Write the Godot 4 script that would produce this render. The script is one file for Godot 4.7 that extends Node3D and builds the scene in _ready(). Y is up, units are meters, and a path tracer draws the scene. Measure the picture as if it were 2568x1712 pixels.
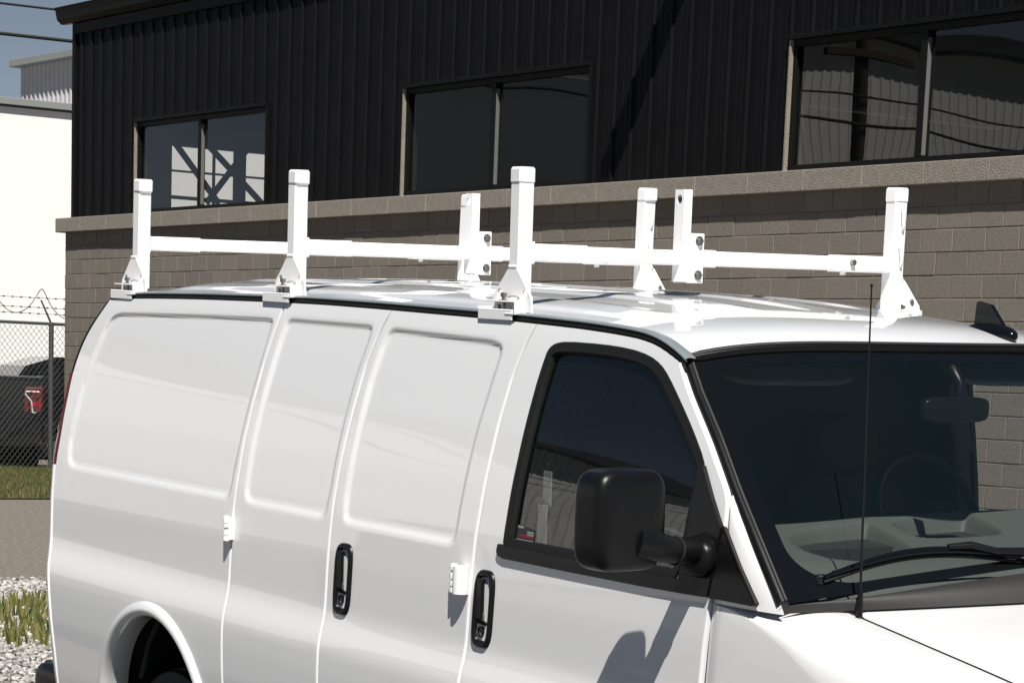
extends Node3D
# White cargo van with a ladder rack in a sloping gravel lot, dark metal-clad block building behind.

var M := {}
var used := {}
var rng := RandomNumberGenerator.new()
const EYE := 2.2
const FAR_Y := 0.58
var VAN := Transform3D(Basis(Vector3(0.998814, -0.032427, 0.036324), Vector3(0.03128, 0.999007, 0.031726), Vector3(-0.037317, -0.030552, 0.998836)), Vector3(-8.1791, 0.4186, -5.1857))
var ZT := PackedFloat32Array()


# ---------------------------------------------------------------- shapes
class Sh:
	var v := PackedVector3Array()
	var n := PackedVector3Array()
	var uv := PackedVector2Array()
	var ix := PackedInt32Array()

	func vert(p: Vector3, nn: Vector3, t := Vector2.ZERO) -> int:
		v.append(p)
		n.append(nn)
		uv.append(t)
		return v.size() - 1

	func face(a: int, b: int, c: int) -> void:
		var g: Vector3 = (v[b] - v[a]).cross(v[c] - v[a])
		if g.length_squared() < 1e-18:
			return
		if g.dot(n[a] + n[b] + n[c]) > 0.0:
			ix.append_array(PackedInt32Array([a, c, b]))
		else:
			ix.append_array(PackedInt32Array([a, b, c]))

	func tri(a: Vector3, b: Vector3, c: Vector3, out: Vector3) -> void:
		var g := (b - a).cross(c - a)
		if g.length_squared() < 1e-18:
			return
		g = g.normalized()
		if g.dot(out) < 0.0:
			g = -g
		face(vert(a, g, Vector2(0, 0)), vert(b, g, Vector2(1, 0)), vert(c, g, Vector2(1, 1)))

	func quad(a: Vector3, b: Vector3, c: Vector3, d: Vector3, out: Vector3) -> void:
		var g := (c - a).cross(d - b)
		if g.length_squared() < 1e-18:
			return
		g = g.normalized()
		if g.dot(out) < 0.0:
			g = -g
		var i := vert(a, g, Vector2(0, 0))
		vert(b, g, Vector2(1, 0))
		vert(c, g, Vector2(1, 1))
		vert(d, g, Vector2(0, 1))
		face(i, i + 1, i + 2)
		face(i, i + 2, i + 3)

	func box(c: Vector3, s: Vector3, b := Basis.IDENTITY) -> Sh:
		return cbox(c, s, 0.0, b)

	# box with chamfered edges
	func cbox(c: Vector3, s: Vector3, r: float, b := Basis.IDENTITY) -> Sh:
		var h := s * 0.5
		if r <= 0.0:
			for ax in 3:
				for sg in [-1.0, 1.0]:
					var u := Vector3.ZERO
					u[ax] = sg * h[ax]
					var p := Vector3.ZERO
					p[(ax + 1) % 3] = h[(ax + 1) % 3]
					var q := Vector3.ZERO
					q[(ax + 2) % 3] = h[(ax + 2) % 3]
					quad(c + b * (u - p - q), c + b * (u + p - q), c + b * (u + p + q), c + b * (u - p + q), b * u)
			return self
		var k := Vector3(h.x - r, h.y - r, h.z - r)
		for ax in 3:
			for sg in [-1.0, 1.0]:
				var u := Vector3.ZERO
				u[ax] = sg * h[ax]
				var p := Vector3.ZERO
				p[(ax + 1) % 3] = k[(ax + 1) % 3]
				var q := Vector3.ZERO
				q[(ax + 2) % 3] = k[(ax + 2) % 3]
				quad(c + b * (u - p - q), c + b * (u + p - q), c + b * (u + p + q), c + b * (u - p + q), b * u)
		for ax in 3:  # edges along ax
			var a1 := (ax + 1) % 3
			var a2 := (ax + 2) % 3
			for s1 in [-1.0, 1.0]:
				for s2 in [-1.0, 1.0]:
					var e0 := Vector3.ZERO
					e0[a1] = s1 * h[a1]
					e0[a2] = s2 * k[a2]
					var e1 := Vector3.ZERO
					e1[a1] = s1 * k[a1]
					e1[a2] = s2 * h[a2]
					var l := Vector3.ZERO
					l[ax] = k[ax]
					quad(c + b * (e0 - l), c + b * (e0 + l), c + b * (e1 + l), c + b * (e1 - l), b * (e0 + e1))
		for sx in [-1.0, 1.0]:
			for sy in [-1.0, 1.0]:
				for sz in [-1.0, 1.0]:
					var sv := Vector3(sx, sy, sz)
					tri(c + b * (sv * Vector3(h.x, k.y, k.z)), c + b * (sv * Vector3(k.x, h.y, k.z)), c + b * (sv * Vector3(k.x, k.y, h.z)), b * sv)
		return self

	# rows of points -> smooth sheet; out is a direction, or (with a centre) away from it
	func grid(rows: Array, out: Vector3, centre = null, mask = null) -> Sh:
		var h := rows.size()
		var w: int = rows[0].size()
		var base := v.size()
		var facing := 0.0
		for j in h:
			for i in w:
				var p: Vector3 = rows[j][i]
				var du: Vector3 = rows[j][mini(i + 1, w - 1)] - rows[j][maxi(i - 1, 0)]
				var dv: Vector3 = rows[mini(j + 1, h - 1)][i] - rows[maxi(j - 1, 0)][i]
				var g := du.cross(dv)
				var o: Vector3 = out if centre == null else p - centre
				g = g.normalized() if g.length_squared() > 1e-20 else o.normalized()
				facing += g.dot(o)
				vert(p, g, Vector2(float(i) / (w - 1), float(j) / (h - 1)))
		if facing < 0.0:
			for i in range(base, v.size()):
				n[i] = -n[i]
		for j in h - 1:
			for i in w - 1:
				if mask != null and mask[j * (w - 1) + i] == 0:
					continue
				var a := base + j * w + i
				face(a, a + 1, a + w + 1)
				face(a, a + w + 1, a + w)
		return self

	func tube(path: PackedVector3Array, r, k := 8, caps := true, closed := false) -> Sh:
		var m := path.size()
		var base := v.size()
		var up := Vector3.UP
		var prev := Vector3.ZERO
		for i in m:
			var d: Vector3
			if closed:
				d = (path[(i + 1) % m] - path[(i + m - 1) % m]).normalized()
			else:
				d = (path[mini(i + 1, m - 1)] - path[maxi(i - 1, 0)]).normalized()
			var s: Vector3
			if i == 0:
				s = d.cross(up if absf(d.y) < 0.9 else Vector3.RIGHT).normalized()
			else:
				s = (prev - d * prev.dot(d)).normalized()
			prev = s
			var t := d.cross(s)
			var rr: float = r[i] if r is Array or r is PackedFloat32Array else r
			for q in k:
				var a := TAU * q / k
				var e := s * cos(a) + t * sin(a)
				vert(path[i] + e * rr, e)
		for i in (m if closed else m - 1):
			for q in k:
				var a := base + i * k + q
				var b := base + i * k + (q + 1) % k
				var c := base + ((i + 1) % m) * k + (q + 1) % k
				var d2 := base + ((i + 1) % m) * k + q
				face(a, b, c)
				face(a, c, d2)
		if caps and not closed:
			for e in [0, m - 1]:
				var o: Vector3 = path[0] - path[1] if e == 0 else path[m - 1] - path[m - 2]
				for q in range(1, k - 1):
					tri(v[base + e * k], v[base + e * k + q], v[base + e * k + q + 1], o)
		return self

	func cyl(a: Vector3, b: Vector3, r0: float, r1: float, k := 16) -> Sh:
		return tube(PackedVector3Array([a, b]), [r0, r1], k)

	# profile (radius, along) turned round the axis from o along d
	func lathe(o: Vector3, d: Vector3, prof: PackedVector2Array, k := 32) -> Sh:
		var s := d.cross(Vector3.UP if absf(d.y) < 0.9 else Vector3.RIGHT).normalized()
		var t := d.cross(s)
		for i in prof.size() - 1:
			var p := prof[i]
			var q := prof[i + 1]
			var e := q - p
			var nn := Vector2(e.y, -e.x).normalized()
			var base := v.size()
			for j in k + 1:
				var a := TAU * j / k
				var w := s * cos(a) + t * sin(a)
				var nrm := (w * nn.x + d * nn.y).normalized()
				vert(o + w * p.x + d * p.y, nrm)
				vert(o + w * q.x + d * q.y, nrm)
			for j in k:
				face(base + j * 2, base + j * 2 + 1, base + j * 2 + 3)
				face(base + j * 2, base + j * 2 + 3, base + j * 2 + 2)
		return self

	# polygon in a plane (x, y axes of xf), pushed from z = 0 to z = depth
	func prism(poly: PackedVector2Array, depth: float, xf: Transform3D) -> Sh:
		var t := Geometry2D.triangulate_polygon(poly)
		for zz in [0.0, depth]:
			var o: Vector3 = xf.basis.z * (signf(depth) if zz != 0.0 else -signf(depth))
			for i in range(0, t.size(), 3):
				var q := []
				for j in 3:
					q.append(xf * Vector3(poly[t[i + j]].x, poly[t[i + j]].y, zz))
				tri(q[0], q[1], q[2], o)
		var cw := Geometry2D.is_polygon_clockwise(poly)
		for i in poly.size():
			var a := poly[i]
			var b := poly[(i + 1) % poly.size()]
			var e := b - a
			var o2 := Vector2(e.y, -e.x) * (-1.0 if cw else 1.0)
			quad(xf * Vector3(a.x, a.y, 0), xf * Vector3(b.x, b.y, 0), xf * Vector3(b.x, b.y, depth), xf * Vector3(a.x, a.y, depth), xf.basis * Vector3(o2.x, o2.y, 0))
		return self

	func ball(c: Vector3, r: Vector3, k := 16, pw := 1.0, b := Basis.IDENTITY) -> Sh:
		var rows := []
		for j in k + 1:
			var row := PackedVector3Array()
			var th := PI * j / k
			for i in 2 * k + 1:
				var ph := TAU * i / (2 * k)
				var e := Vector3(sin(th) * cos(ph), cos(th), sin(th) * sin(ph))
				var q := Vector3(signf(e.x) * pow(absf(e.x), pw), signf(e.y) * pow(absf(e.y), pw), signf(e.z) * pow(absf(e.z), pw))
				row.append(c + b * (q * r))
			rows.append(row)
		return grid(rows, Vector3.UP, c)

	func mesh() -> ArrayMesh:
		var a := []
		a.resize(Mesh.ARRAY_MAX)
		a[Mesh.ARRAY_VERTEX] = v
		a[Mesh.ARRAY_NORMAL] = n
		a[Mesh.ARRAY_TEX_UV] = uv
		a[Mesh.ARRAY_INDEX] = ix
		var m := ArrayMesh.new()
		m.add_surface_from_arrays(Mesh.PRIMITIVE_TRIANGLES, a)
		return m


func numbered(called: String) -> String:
	used[called] = used.get(called, -1) + 1
	return called if used[called] == 0 else "%s_%03d" % [called, used[called]]


func put(called: String, m: Mesh, mat: Material, parent: Node3D, at := Transform3D.IDENTITY) -> MeshInstance3D:
	var o := MeshInstance3D.new()
	o.name = numbered(called) if parent == self else called
	o.mesh = m
	o.material_override = mat
	o.transform = at
	if parent != self:
		var k := 0
		while parent.has_node(NodePath(o.name)):
			k += 1
			o.name = "%s_%03d" % [called, k]
	parent.add_child(o, true)
	return o


func obj(called: String, sh: Sh, mat: Material, parent: Node3D = self) -> MeshInstance3D:
	return put(called, sh.mesh(), mat, parent)


func tag(o: Node3D, label: String, category: String, group := "") -> Node3D:
	o.set_meta("label", label)
	o.set_meta("category", category)
	if group:
		o.set_meta("group", group)
	return o


func thing(called: String, label: String, category: String, at := Transform3D.IDENTITY, group := "") -> Node3D:
	var o := Node3D.new()
	o.name = numbered(called)
	add_child(o, true)
	o.transform = at
	tag(o, label, category, group)
	return o


func part_root(called: String, parent: Node3D) -> Node3D:
	var o := Node3D.new()
	o.name = called
	parent.add_child(o, true)
	return o


# ---------------------------------------------------------------- materials
func lin(r: float, g: float, b: float) -> Color:
	return Color(r, g, b).linear_to_srgb()


func mat(called: String, c: Color, rough := 0.6, metal := 0.0, spec := 0.5) -> StandardMaterial3D:
	var m := StandardMaterial3D.new()
	m.resource_name = called
	m.albedo_color = c
	m.roughness = rough
	m.metallic = metal
	m.metallic_specular = spec
	M[called] = m
	return m


func noise_tex(seed_: int, freq: float, lo: Color, hi: Color, oct := 4, size := 512, kind := FastNoiseLite.TYPE_SIMPLEX_SMOOTH) -> NoiseTexture2D:
	var f := FastNoiseLite.new()
	f.seed = seed_
	f.noise_type = kind
	f.frequency = freq
	f.fractal_octaves = oct
	var t := NoiseTexture2D.new()
	t.width = size
	t.height = size
	t.seamless = true
	t.noise = f
	var g := Gradient.new()
	g.set_color(0, lo)
	g.set_color(1, hi)
	t.color_ramp = g
	return t


func rough_relief(m: StandardMaterial3D, seed_: int, freq: float, scale: float, cm: float) -> void:
	m.heightmap_enabled = true
	m.heightmap_texture = noise_tex(seed_, freq, Color.BLACK, Color.WHITE, 5)
	m.heightmap_scale = cm
	m.uv1_triplanar = true
	m.uv1_world_triplanar = true
	m.uv1_scale = Vector3.ONE * scale


func tinted(called: String, lo: Color, hi: Color, seed_: int, freq: float, scale: float, rough := 0.85) -> StandardMaterial3D:
	var m := mat(called, Color.WHITE, rough)
	m.albedo_texture = noise_tex(seed_, freq, lo, hi, 5)
	m.uv1_triplanar = true
	m.uv1_world_triplanar = true
	m.uv1_scale = Vector3.ONE * scale
	return m


func glass(called: String, c: Color, alpha: float, spec := 0.7) -> StandardMaterial3D:
	var m := mat(called, Color(c.r, c.g, c.b, alpha), 0.0, 0.0, spec)
	m.transparency = BaseMaterial3D.TRANSPARENCY_ALPHA
	return m


func make_materials() -> void:
	var w := mat("van_white", lin(0.70, 0.70, 0.705), 0.35)
	w.clearcoat_enabled = true
	w.clearcoat = 1.0
	w.clearcoat_roughness = 0.02
	mat("rack_white", lin(0.82, 0.82, 0.82), 0.35)
	mat("black_plastic", lin(0.005, 0.005, 0.0055), 0.32, 0.0, 0.38)
	rough_relief(M.black_plastic, 5, 0.2, 14.0, 0.02)
	mat("black_gloss", lin(0.004, 0.005, 0.006), 0.12, 0.0, 0.35)
	mat("rubber", lin(0.008, 0.008, 0.008), 0.5, 0.0, 0.35)
	mat("dark_void", lin(0.006, 0.006, 0.006), 0.9)
	mat("steel", lin(0.35, 0.34, 0.32), 0.35, 1.0)
	mat("galvanized", lin(0.10, 0.105, 0.105), 0.5, 0.5)
	mat("rail_metal", lin(0.22, 0.25, 0.26), 0.3, 0.2)
	var tl := mat("tail_red", lin(0.09, 0.006, 0.008), 0.12)
	tl.clearcoat_enabled = true
	mat("reflector_white", lin(0.55, 0.55, 0.55), 0.3)
	mat("dash_grey", lin(0.085, 0.098, 0.09), 0.7)
	rough_relief(M.dash_grey, 8, 0.25, 12.0, 0.02)
	mat("trim_grey", lin(0.02, 0.022, 0.022), 0.8)
	mat("cowl_grey", lin(0.022, 0.02, 0.0195), 0.6)
	rough_relief(M.cowl_grey, 9, 0.25, 14.0, 0.02)
	mat("mesh_wire", lin(0.035, 0.04, 0.042), 0.6)
	mat("belt_web", lin(0.42, 0.43, 0.4), 0.8)
	glass("windshield_glass", lin(0.010, 0.017, 0.016), 0.26, 0.4)
	glass("door_glass", lin(0.004, 0.006, 0.007), 0.5, 0.6)
	glass("building_glass", lin(0.003, 0.004, 0.004), 0.5, 0.62)
	# building
	for i in 4:
		var k: float = [1.0, 0.93, 1.06, 0.98][i]
		var m := tinted("block_paint_%d" % i, lin(0.160 * k, 0.140 * k, 0.117 * k), lin(0.212 * k, 0.188 * k, 0.158 * k), 20 + i, 0.03, 1.3, 0.85)
		m.heightmap_enabled = true
		m.heightmap_texture = noise_tex(31, 0.12, Color.BLACK, Color.WHITE, 5)
		m.heightmap_scale = 0.5
	tinted("mortar", lin(0.13, 0.115, 0.096), lin(0.16, 0.143, 0.12), 33, 0.05, 1.5)
	var lg := tinted("ledge_paint", lin(0.20, 0.176, 0.147), lin(0.265, 0.236, 0.198), 34, 0.02, 1.0)
	lg.heightmap_enabled = true
	lg.heightmap_texture = noise_tex(35, 0.09, Color.BLACK, Color.WHITE, 5)
	lg.heightmap_scale = 0.5
	var sd := tinted("siding_black", lin(0.0042, 0.0043, 0.005), lin(0.0062, 0.0063, 0.0072), 36, 0.01, 0.4, 0.5)
	sd.metallic_specular = 0.2
	mat("window_frame", lin(0.006, 0.006, 0.006), 0.5, 0.0, 0.25)
	mat("bead_metal", lin(0.12, 0.12, 0.115), 0.5, 0.0)
	mat("gutter_dark", lin(0.006, 0.0065, 0.007), 0.5, 0.0, 0.2)
	mat("parapet_grey", lin(0.022, 0.024, 0.03), 0.7)
	mat("interior_dark", lin(0.03, 0.03, 0.03), 0.9)
	mat("brace_steel", lin(0.05, 0.052, 0.055), 0.6)
	var ww := mat("white_wall", lin(0.78, 0.78, 0.76), 0.7)
	ww.albedo_color = lin(0.78, 0.78, 0.76)
	mat("fascia_grey", lin(0.22, 0.23, 0.22), 0.6)
	mat("metal_wall", lin(0.42, 0.40, 0.42), 0.6)
	mat("metal_wall_warm", lin(0.76, 0.76, 0.74), 0.6)
	mat("fascia_dark", lin(0.03, 0.034, 0.04), 0.6)
	mat("wire_black", lin(0.012, 0.012, 0.012), 0.7)
	mat("pole_wood", lin(0.06, 0.045, 0.032), 0.9)
	# ground
	var gr := tinted("gravel_bed", lin(0.12, 0.11, 0.097), lin(0.36, 0.34, 0.31), 40, 0.07, 1.1, 0.95)
	gr.heightmap_enabled = true
	gr.heightmap_texture = noise_tex(41, 0.09, Color.BLACK, Color.WHITE, 5)
	gr.heightmap_scale = 2.5
	var pv := tinted("pavement_grey", lin(0.105, 0.09, 0.073), lin(0.235, 0.205, 0.172), 42, 0.03, 0.9, 0.95)
	pv.heightmap_enabled = true
	pv.heightmap_texture = noise_tex(43, 0.15, Color.BLACK, Color.WHITE, 5)
	pv.heightmap_scale = 1.0
	tinted("asphalt", lin(0.045, 0.045, 0.046), lin(0.075, 0.074, 0.072), 45, 0.06, 0.9, 0.95)
	tinted("soil", lin(0.06, 0.05, 0.03), lin(0.12, 0.10, 0.06), 44, 0.05, 1.0, 1.0)
	var gb := mat("grass_blade", Color.WHITE, 0.8)
	gb.vertex_color_use_as_albedo = true
	gb.backlight_enabled = true
	gb.backlight = Color(0.5, 0.5, 0.5)
	var st := mat("stone", Color.WHITE, 0.9)
	st.vertex_color_use_as_albedo = true
	# vehicles
	var bc := mat("car_black", lin(0.006, 0.006, 0.007), 0.3)
	bc.clearcoat_enabled = true
	bc.clearcoat_roughness = 0.03
	var rc := mat("car_red", lin(0.22, 0.012, 0.012), 0.3)
	rc.clearcoat_enabled = true
	rc.clearcoat_roughness = 0.03
	var sc := mat("car_charcoal", lin(0.03, 0.032, 0.035), 0.3)
	sc.clearcoat_enabled = true
	mat("car_glass", lin(0.012, 0.014, 0.015), 0.03, 0.0, 0.7)
	mat("pale_glass", lin(0.30, 0.36, 0.33), 0.05, 0.0, 0.7)
	mat("chrome", lin(0.6, 0.6, 0.6), 0.12, 1.0)
	mat("lamp_red", lin(0.45, 0.01, 0.015), 0.15)
	mat("lettering_grey", lin(0.42, 0.42, 0.42), 0.6)
	mat("lettering_red", lin(0.5, 0.03, 0.04), 0.6)
	mat("sticker_dark", lin(0.02, 0.02, 0.022), 0.5)
	mat("sticker_grey", lin(0.3, 0.3, 0.3), 0.6)
	mat("sticker_red", lin(0.18, 0.02, 0.02), 0.6)


# ---------------------------------------------------------------- ground
func ground_y(x: float, z: float) -> float:
	# the lot slopes down towards the camera and levels off further back
	var a := maxf(-0.0313 * x - 0.03176 * z - 0.002, -0.4)
	var k := 0.04
	return -log(exp(-a / k) + exp(-FAR_Y / k)) * k


func fine(lo: float, hi: float, a: float, b: float, small: float, big: float) -> PackedFloat32Array:
	var r := PackedFloat32Array()
	var x := lo
	while x < hi:
		r.append(x)
		x += small if x >= a and x < b else big
	r.append(hi)
	return r


func sheet(xs: PackedFloat32Array, zs: PackedFloat32Array, lift: float, wob := 0.0, edge_seed := 0) -> Sh:
	var f := FastNoiseLite.new()
	f.seed = 7 + edge_seed
	f.frequency = 0.5
	var rows := []
	for j in zs.size():
		var row := PackedVector3Array()
		for i in xs.size():
			var x := xs[i]
			if wob > 0.0 and i == xs.size() - 1:
				x += wob * f.get_noise_2d(zs[j] * 2.0, 3.0)
			row.append(Vector3(x, ground_y(x, zs[j]) + lift, zs[j]))
		rows.append(row)
	return Sh.new().grid(rows, Vector3.UP)


func make_ground() -> void:
	var g := obj("gravel_ground", sheet(fine(-900, 900, -40, 12, 1.0, 43.0), fine(-900, 900, -30, 12, 1.0, 43.0), 0.0), M.gravel_bed)
	g.set_meta("kind", "structure")
	var p := obj("pavement", sheet(fine(-30.2, -18.6, -30.2, -18.6, 0.8, 0.8), fine(-16.8, 60, -16.8, 0, 0.25, 3.0), 0.012, 0.35), M.pavement_grey)
	p.set_meta("kind", "structure")
	var s := obj("lawn_ground", sheet(fine(-36.6, -29.7, -36.6, -29.7, 0.8, 0.8), fine(-60, 60, -20, 0, 0.4, 4.0), 0.03, 0.15, 3), M.soil)
	s.set_meta("kind", "structure")
	var p2 := obj("parking_pavement", sheet(fine(-60, -36.7, -60, -36.7, 2.0, 2.0), fine(-60, 60, -30, 0, 1.0, 4.0), 0.02), M.pavement_grey)
	p2.set_meta("kind", "structure")
	var lot := obj("asphalt_lot", sheet(fine(-10.2, 60, -10.2, 12, 1.0, 8.0), fine(-16.9, 80, -16.9, 12, 1.0, 8.0), 0.006), M.asphalt)
	lot.set_meta("kind", "structure")
	var lot2 := obj("asphalt_lot", sheet(fine(-18.0, -10.2, -18.0, -10.2, 1.0, 1.0), fine(-2.6, 60, -2.6, 12, 1.0, 8.0), 0.006), M.asphalt)
	lot2.set_meta("kind", "structure")
	# stones
	var sh := Sh.new()
	sh.ball(Vector3.ZERO, Vector3(1, 0.6, 0.8), 3, 0.9)
	var r := RandomNumberGenerator.new()
	r.seed = 11
	var mm := MultiMesh.new()
	mm.transform_format = MultiMesh.TRANSFORM_3D
	mm.use_colors = true
	mm.mesh = sh.mesh()
	var cnt := 42000
	mm.instance_count = cnt
	for i in cnt:
		var x := r.randf_range(-18.7, -10.5)
		var z := x * 0.47 + r.randf_range(-1.6, 1.0)
		if i < 6000:
			x = r.randf_range(-11.0, 2.0)
			z = r.randf_range(-9.0, -1.0)
		var q := r.randf_range(0.006, 0.017) * (1.0 if r.randf() < 0.9 else 1.7)
		var b := Basis.from_euler(Vector3(r.randf_range(-0.5, 0.5), r.randf() * TAU, r.randf_range(-0.5, 0.5))).scaled(Vector3.ONE * q)
		mm.set_instance_transform(i, Transform3D(b, Vector3(x, ground_y(x, z) + q * 0.25, z)))
		var k := r.randf_range(0.12, 0.50)
		mm.set_instance_color(i, Color(k, k * 0.96, k * 0.90))
	var mi := MultiMeshInstance3D.new()
	mi.name = "gravel"
	mi.multimesh = mm
	mi.material_override = M.stone
	mi.set_meta("kind", "stuff")
	tag(mi, "loose pale gravel stones strewn beside the white van's rear bumper", "gravel")
	add_child(mi, true)
	blades("grass", "short green grass strip along the chain link fence", 22000, 3, func(rr: RandomNumberGenerator) -> Array:
		var x := rr.randf_range(-36.8, -29.75)
		var z := x * 0.455 + rr.randf_range(-1.8, 1.8)
		return [Vector3(x, ground_y(x, z) + 0.03, z), rr.randf_range(0.05, 0.13), [Color(0.055, 0.075, 0.018), Color(0.10, 0.105, 0.03), Color(0.16, 0.14, 0.055)][rr.randi() % 3]])
	var spots := []
	for i in 34:
		var x := rng.randf_range(-16.6, -14.2)
		spots.append(Vector3(x, 0, x * 0.4655 + rng.randf_range(-0.75, 0.45)))
	blades("weeds", "yellow green weeds growing through the gravel behind the van", 900, 4, func(rr: RandomNumberGenerator) -> Array:
		var c: Vector3 = spots[rr.randi() % spots.size()]
		var x := c.x + rr.randfn(0.0, 0.14)
		var z := c.z + rr.randfn(0.0, 0.11)
		return [Vector3(x, ground_y(x, z), z), rr.randf_range(0.03, 0.13), [Color(0.13, 0.14, 0.03), Color(0.20, 0.19, 0.05), Color(0.08, 0.10, 0.025), Color(0.24, 0.21, 0.09)][rr.randi() % 4]])


func blades(called: String, label: String, cnt: int, seed_: int, pick: Callable) -> void:
	var sh := Sh.new()
	for k in 2:
		var a := k * 1.7
		var s := Vector3(cos(a), 0, sin(a))
		var o := Vector3(-sin(a), 0.3, cos(a))
		var i := sh.vert(-s * 0.5, o)
		sh.vert(s * 0.5, o)
		sh.vert(s * 0.32 + Vector3(0.35, 0.6, 0.1), o)
		sh.vert(-s * 0.32 + Vector3(0.35, 0.6, 0.1), o)
		sh.vert(Vector3(0.9, 1.0, 0.3), o)
		sh.face(i, i + 1, i + 2)
		sh.face(i, i + 2, i + 3)
		sh.face(i + 3, i + 2, i + 4)
	var r := RandomNumberGenerator.new()
	r.seed = seed_
	var mm := MultiMesh.new()
	mm.transform_format = MultiMesh.TRANSFORM_3D
	mm.use_colors = true
	mm.mesh = sh.mesh()
	mm.instance_count = cnt
	for i in cnt:
		var q: Array = pick.call(r)
		var h: float = q[1]
		var w := h * r.randf_range(0.06, 0.12)
		var b := Basis(Vector3.UP, r.randf() * TAU) * Basis.from_scale(Vector3(w * 3.0, h, w * 3.0))
		mm.set_instance_transform(i, Transform3D(b, q[0]))
		var k := r.randf_range(0.7, 1.25)
		var c: Color = q[2]
		mm.set_instance_color(i, Color(c.r * k, c.g * k, c.b * k))
	var mi := MultiMeshInstance3D.new()
	mi.name = called
	mi.multimesh = mm
	mi.material_override = M.grass_blade
	mi.set_meta("kind", "stuff")
	tag(mi, label, "grass" if called == "grass" else "weeds")
	add_child(mi, true)


# ---------------------------------------------------------------- main building
const FZ := -16.91   # face of the blocks
const SZ := -16.94   # pan of the siding
const X0 := -35.12
const X1 := -7.0
const WIN := [[-33.21, -29.64], [-26.43, -22.85], [-19.64, -16.07], [-12.85, -9.28]]
const WB := 2.115 + EYE
const WT := 3.32 + EYE


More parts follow.
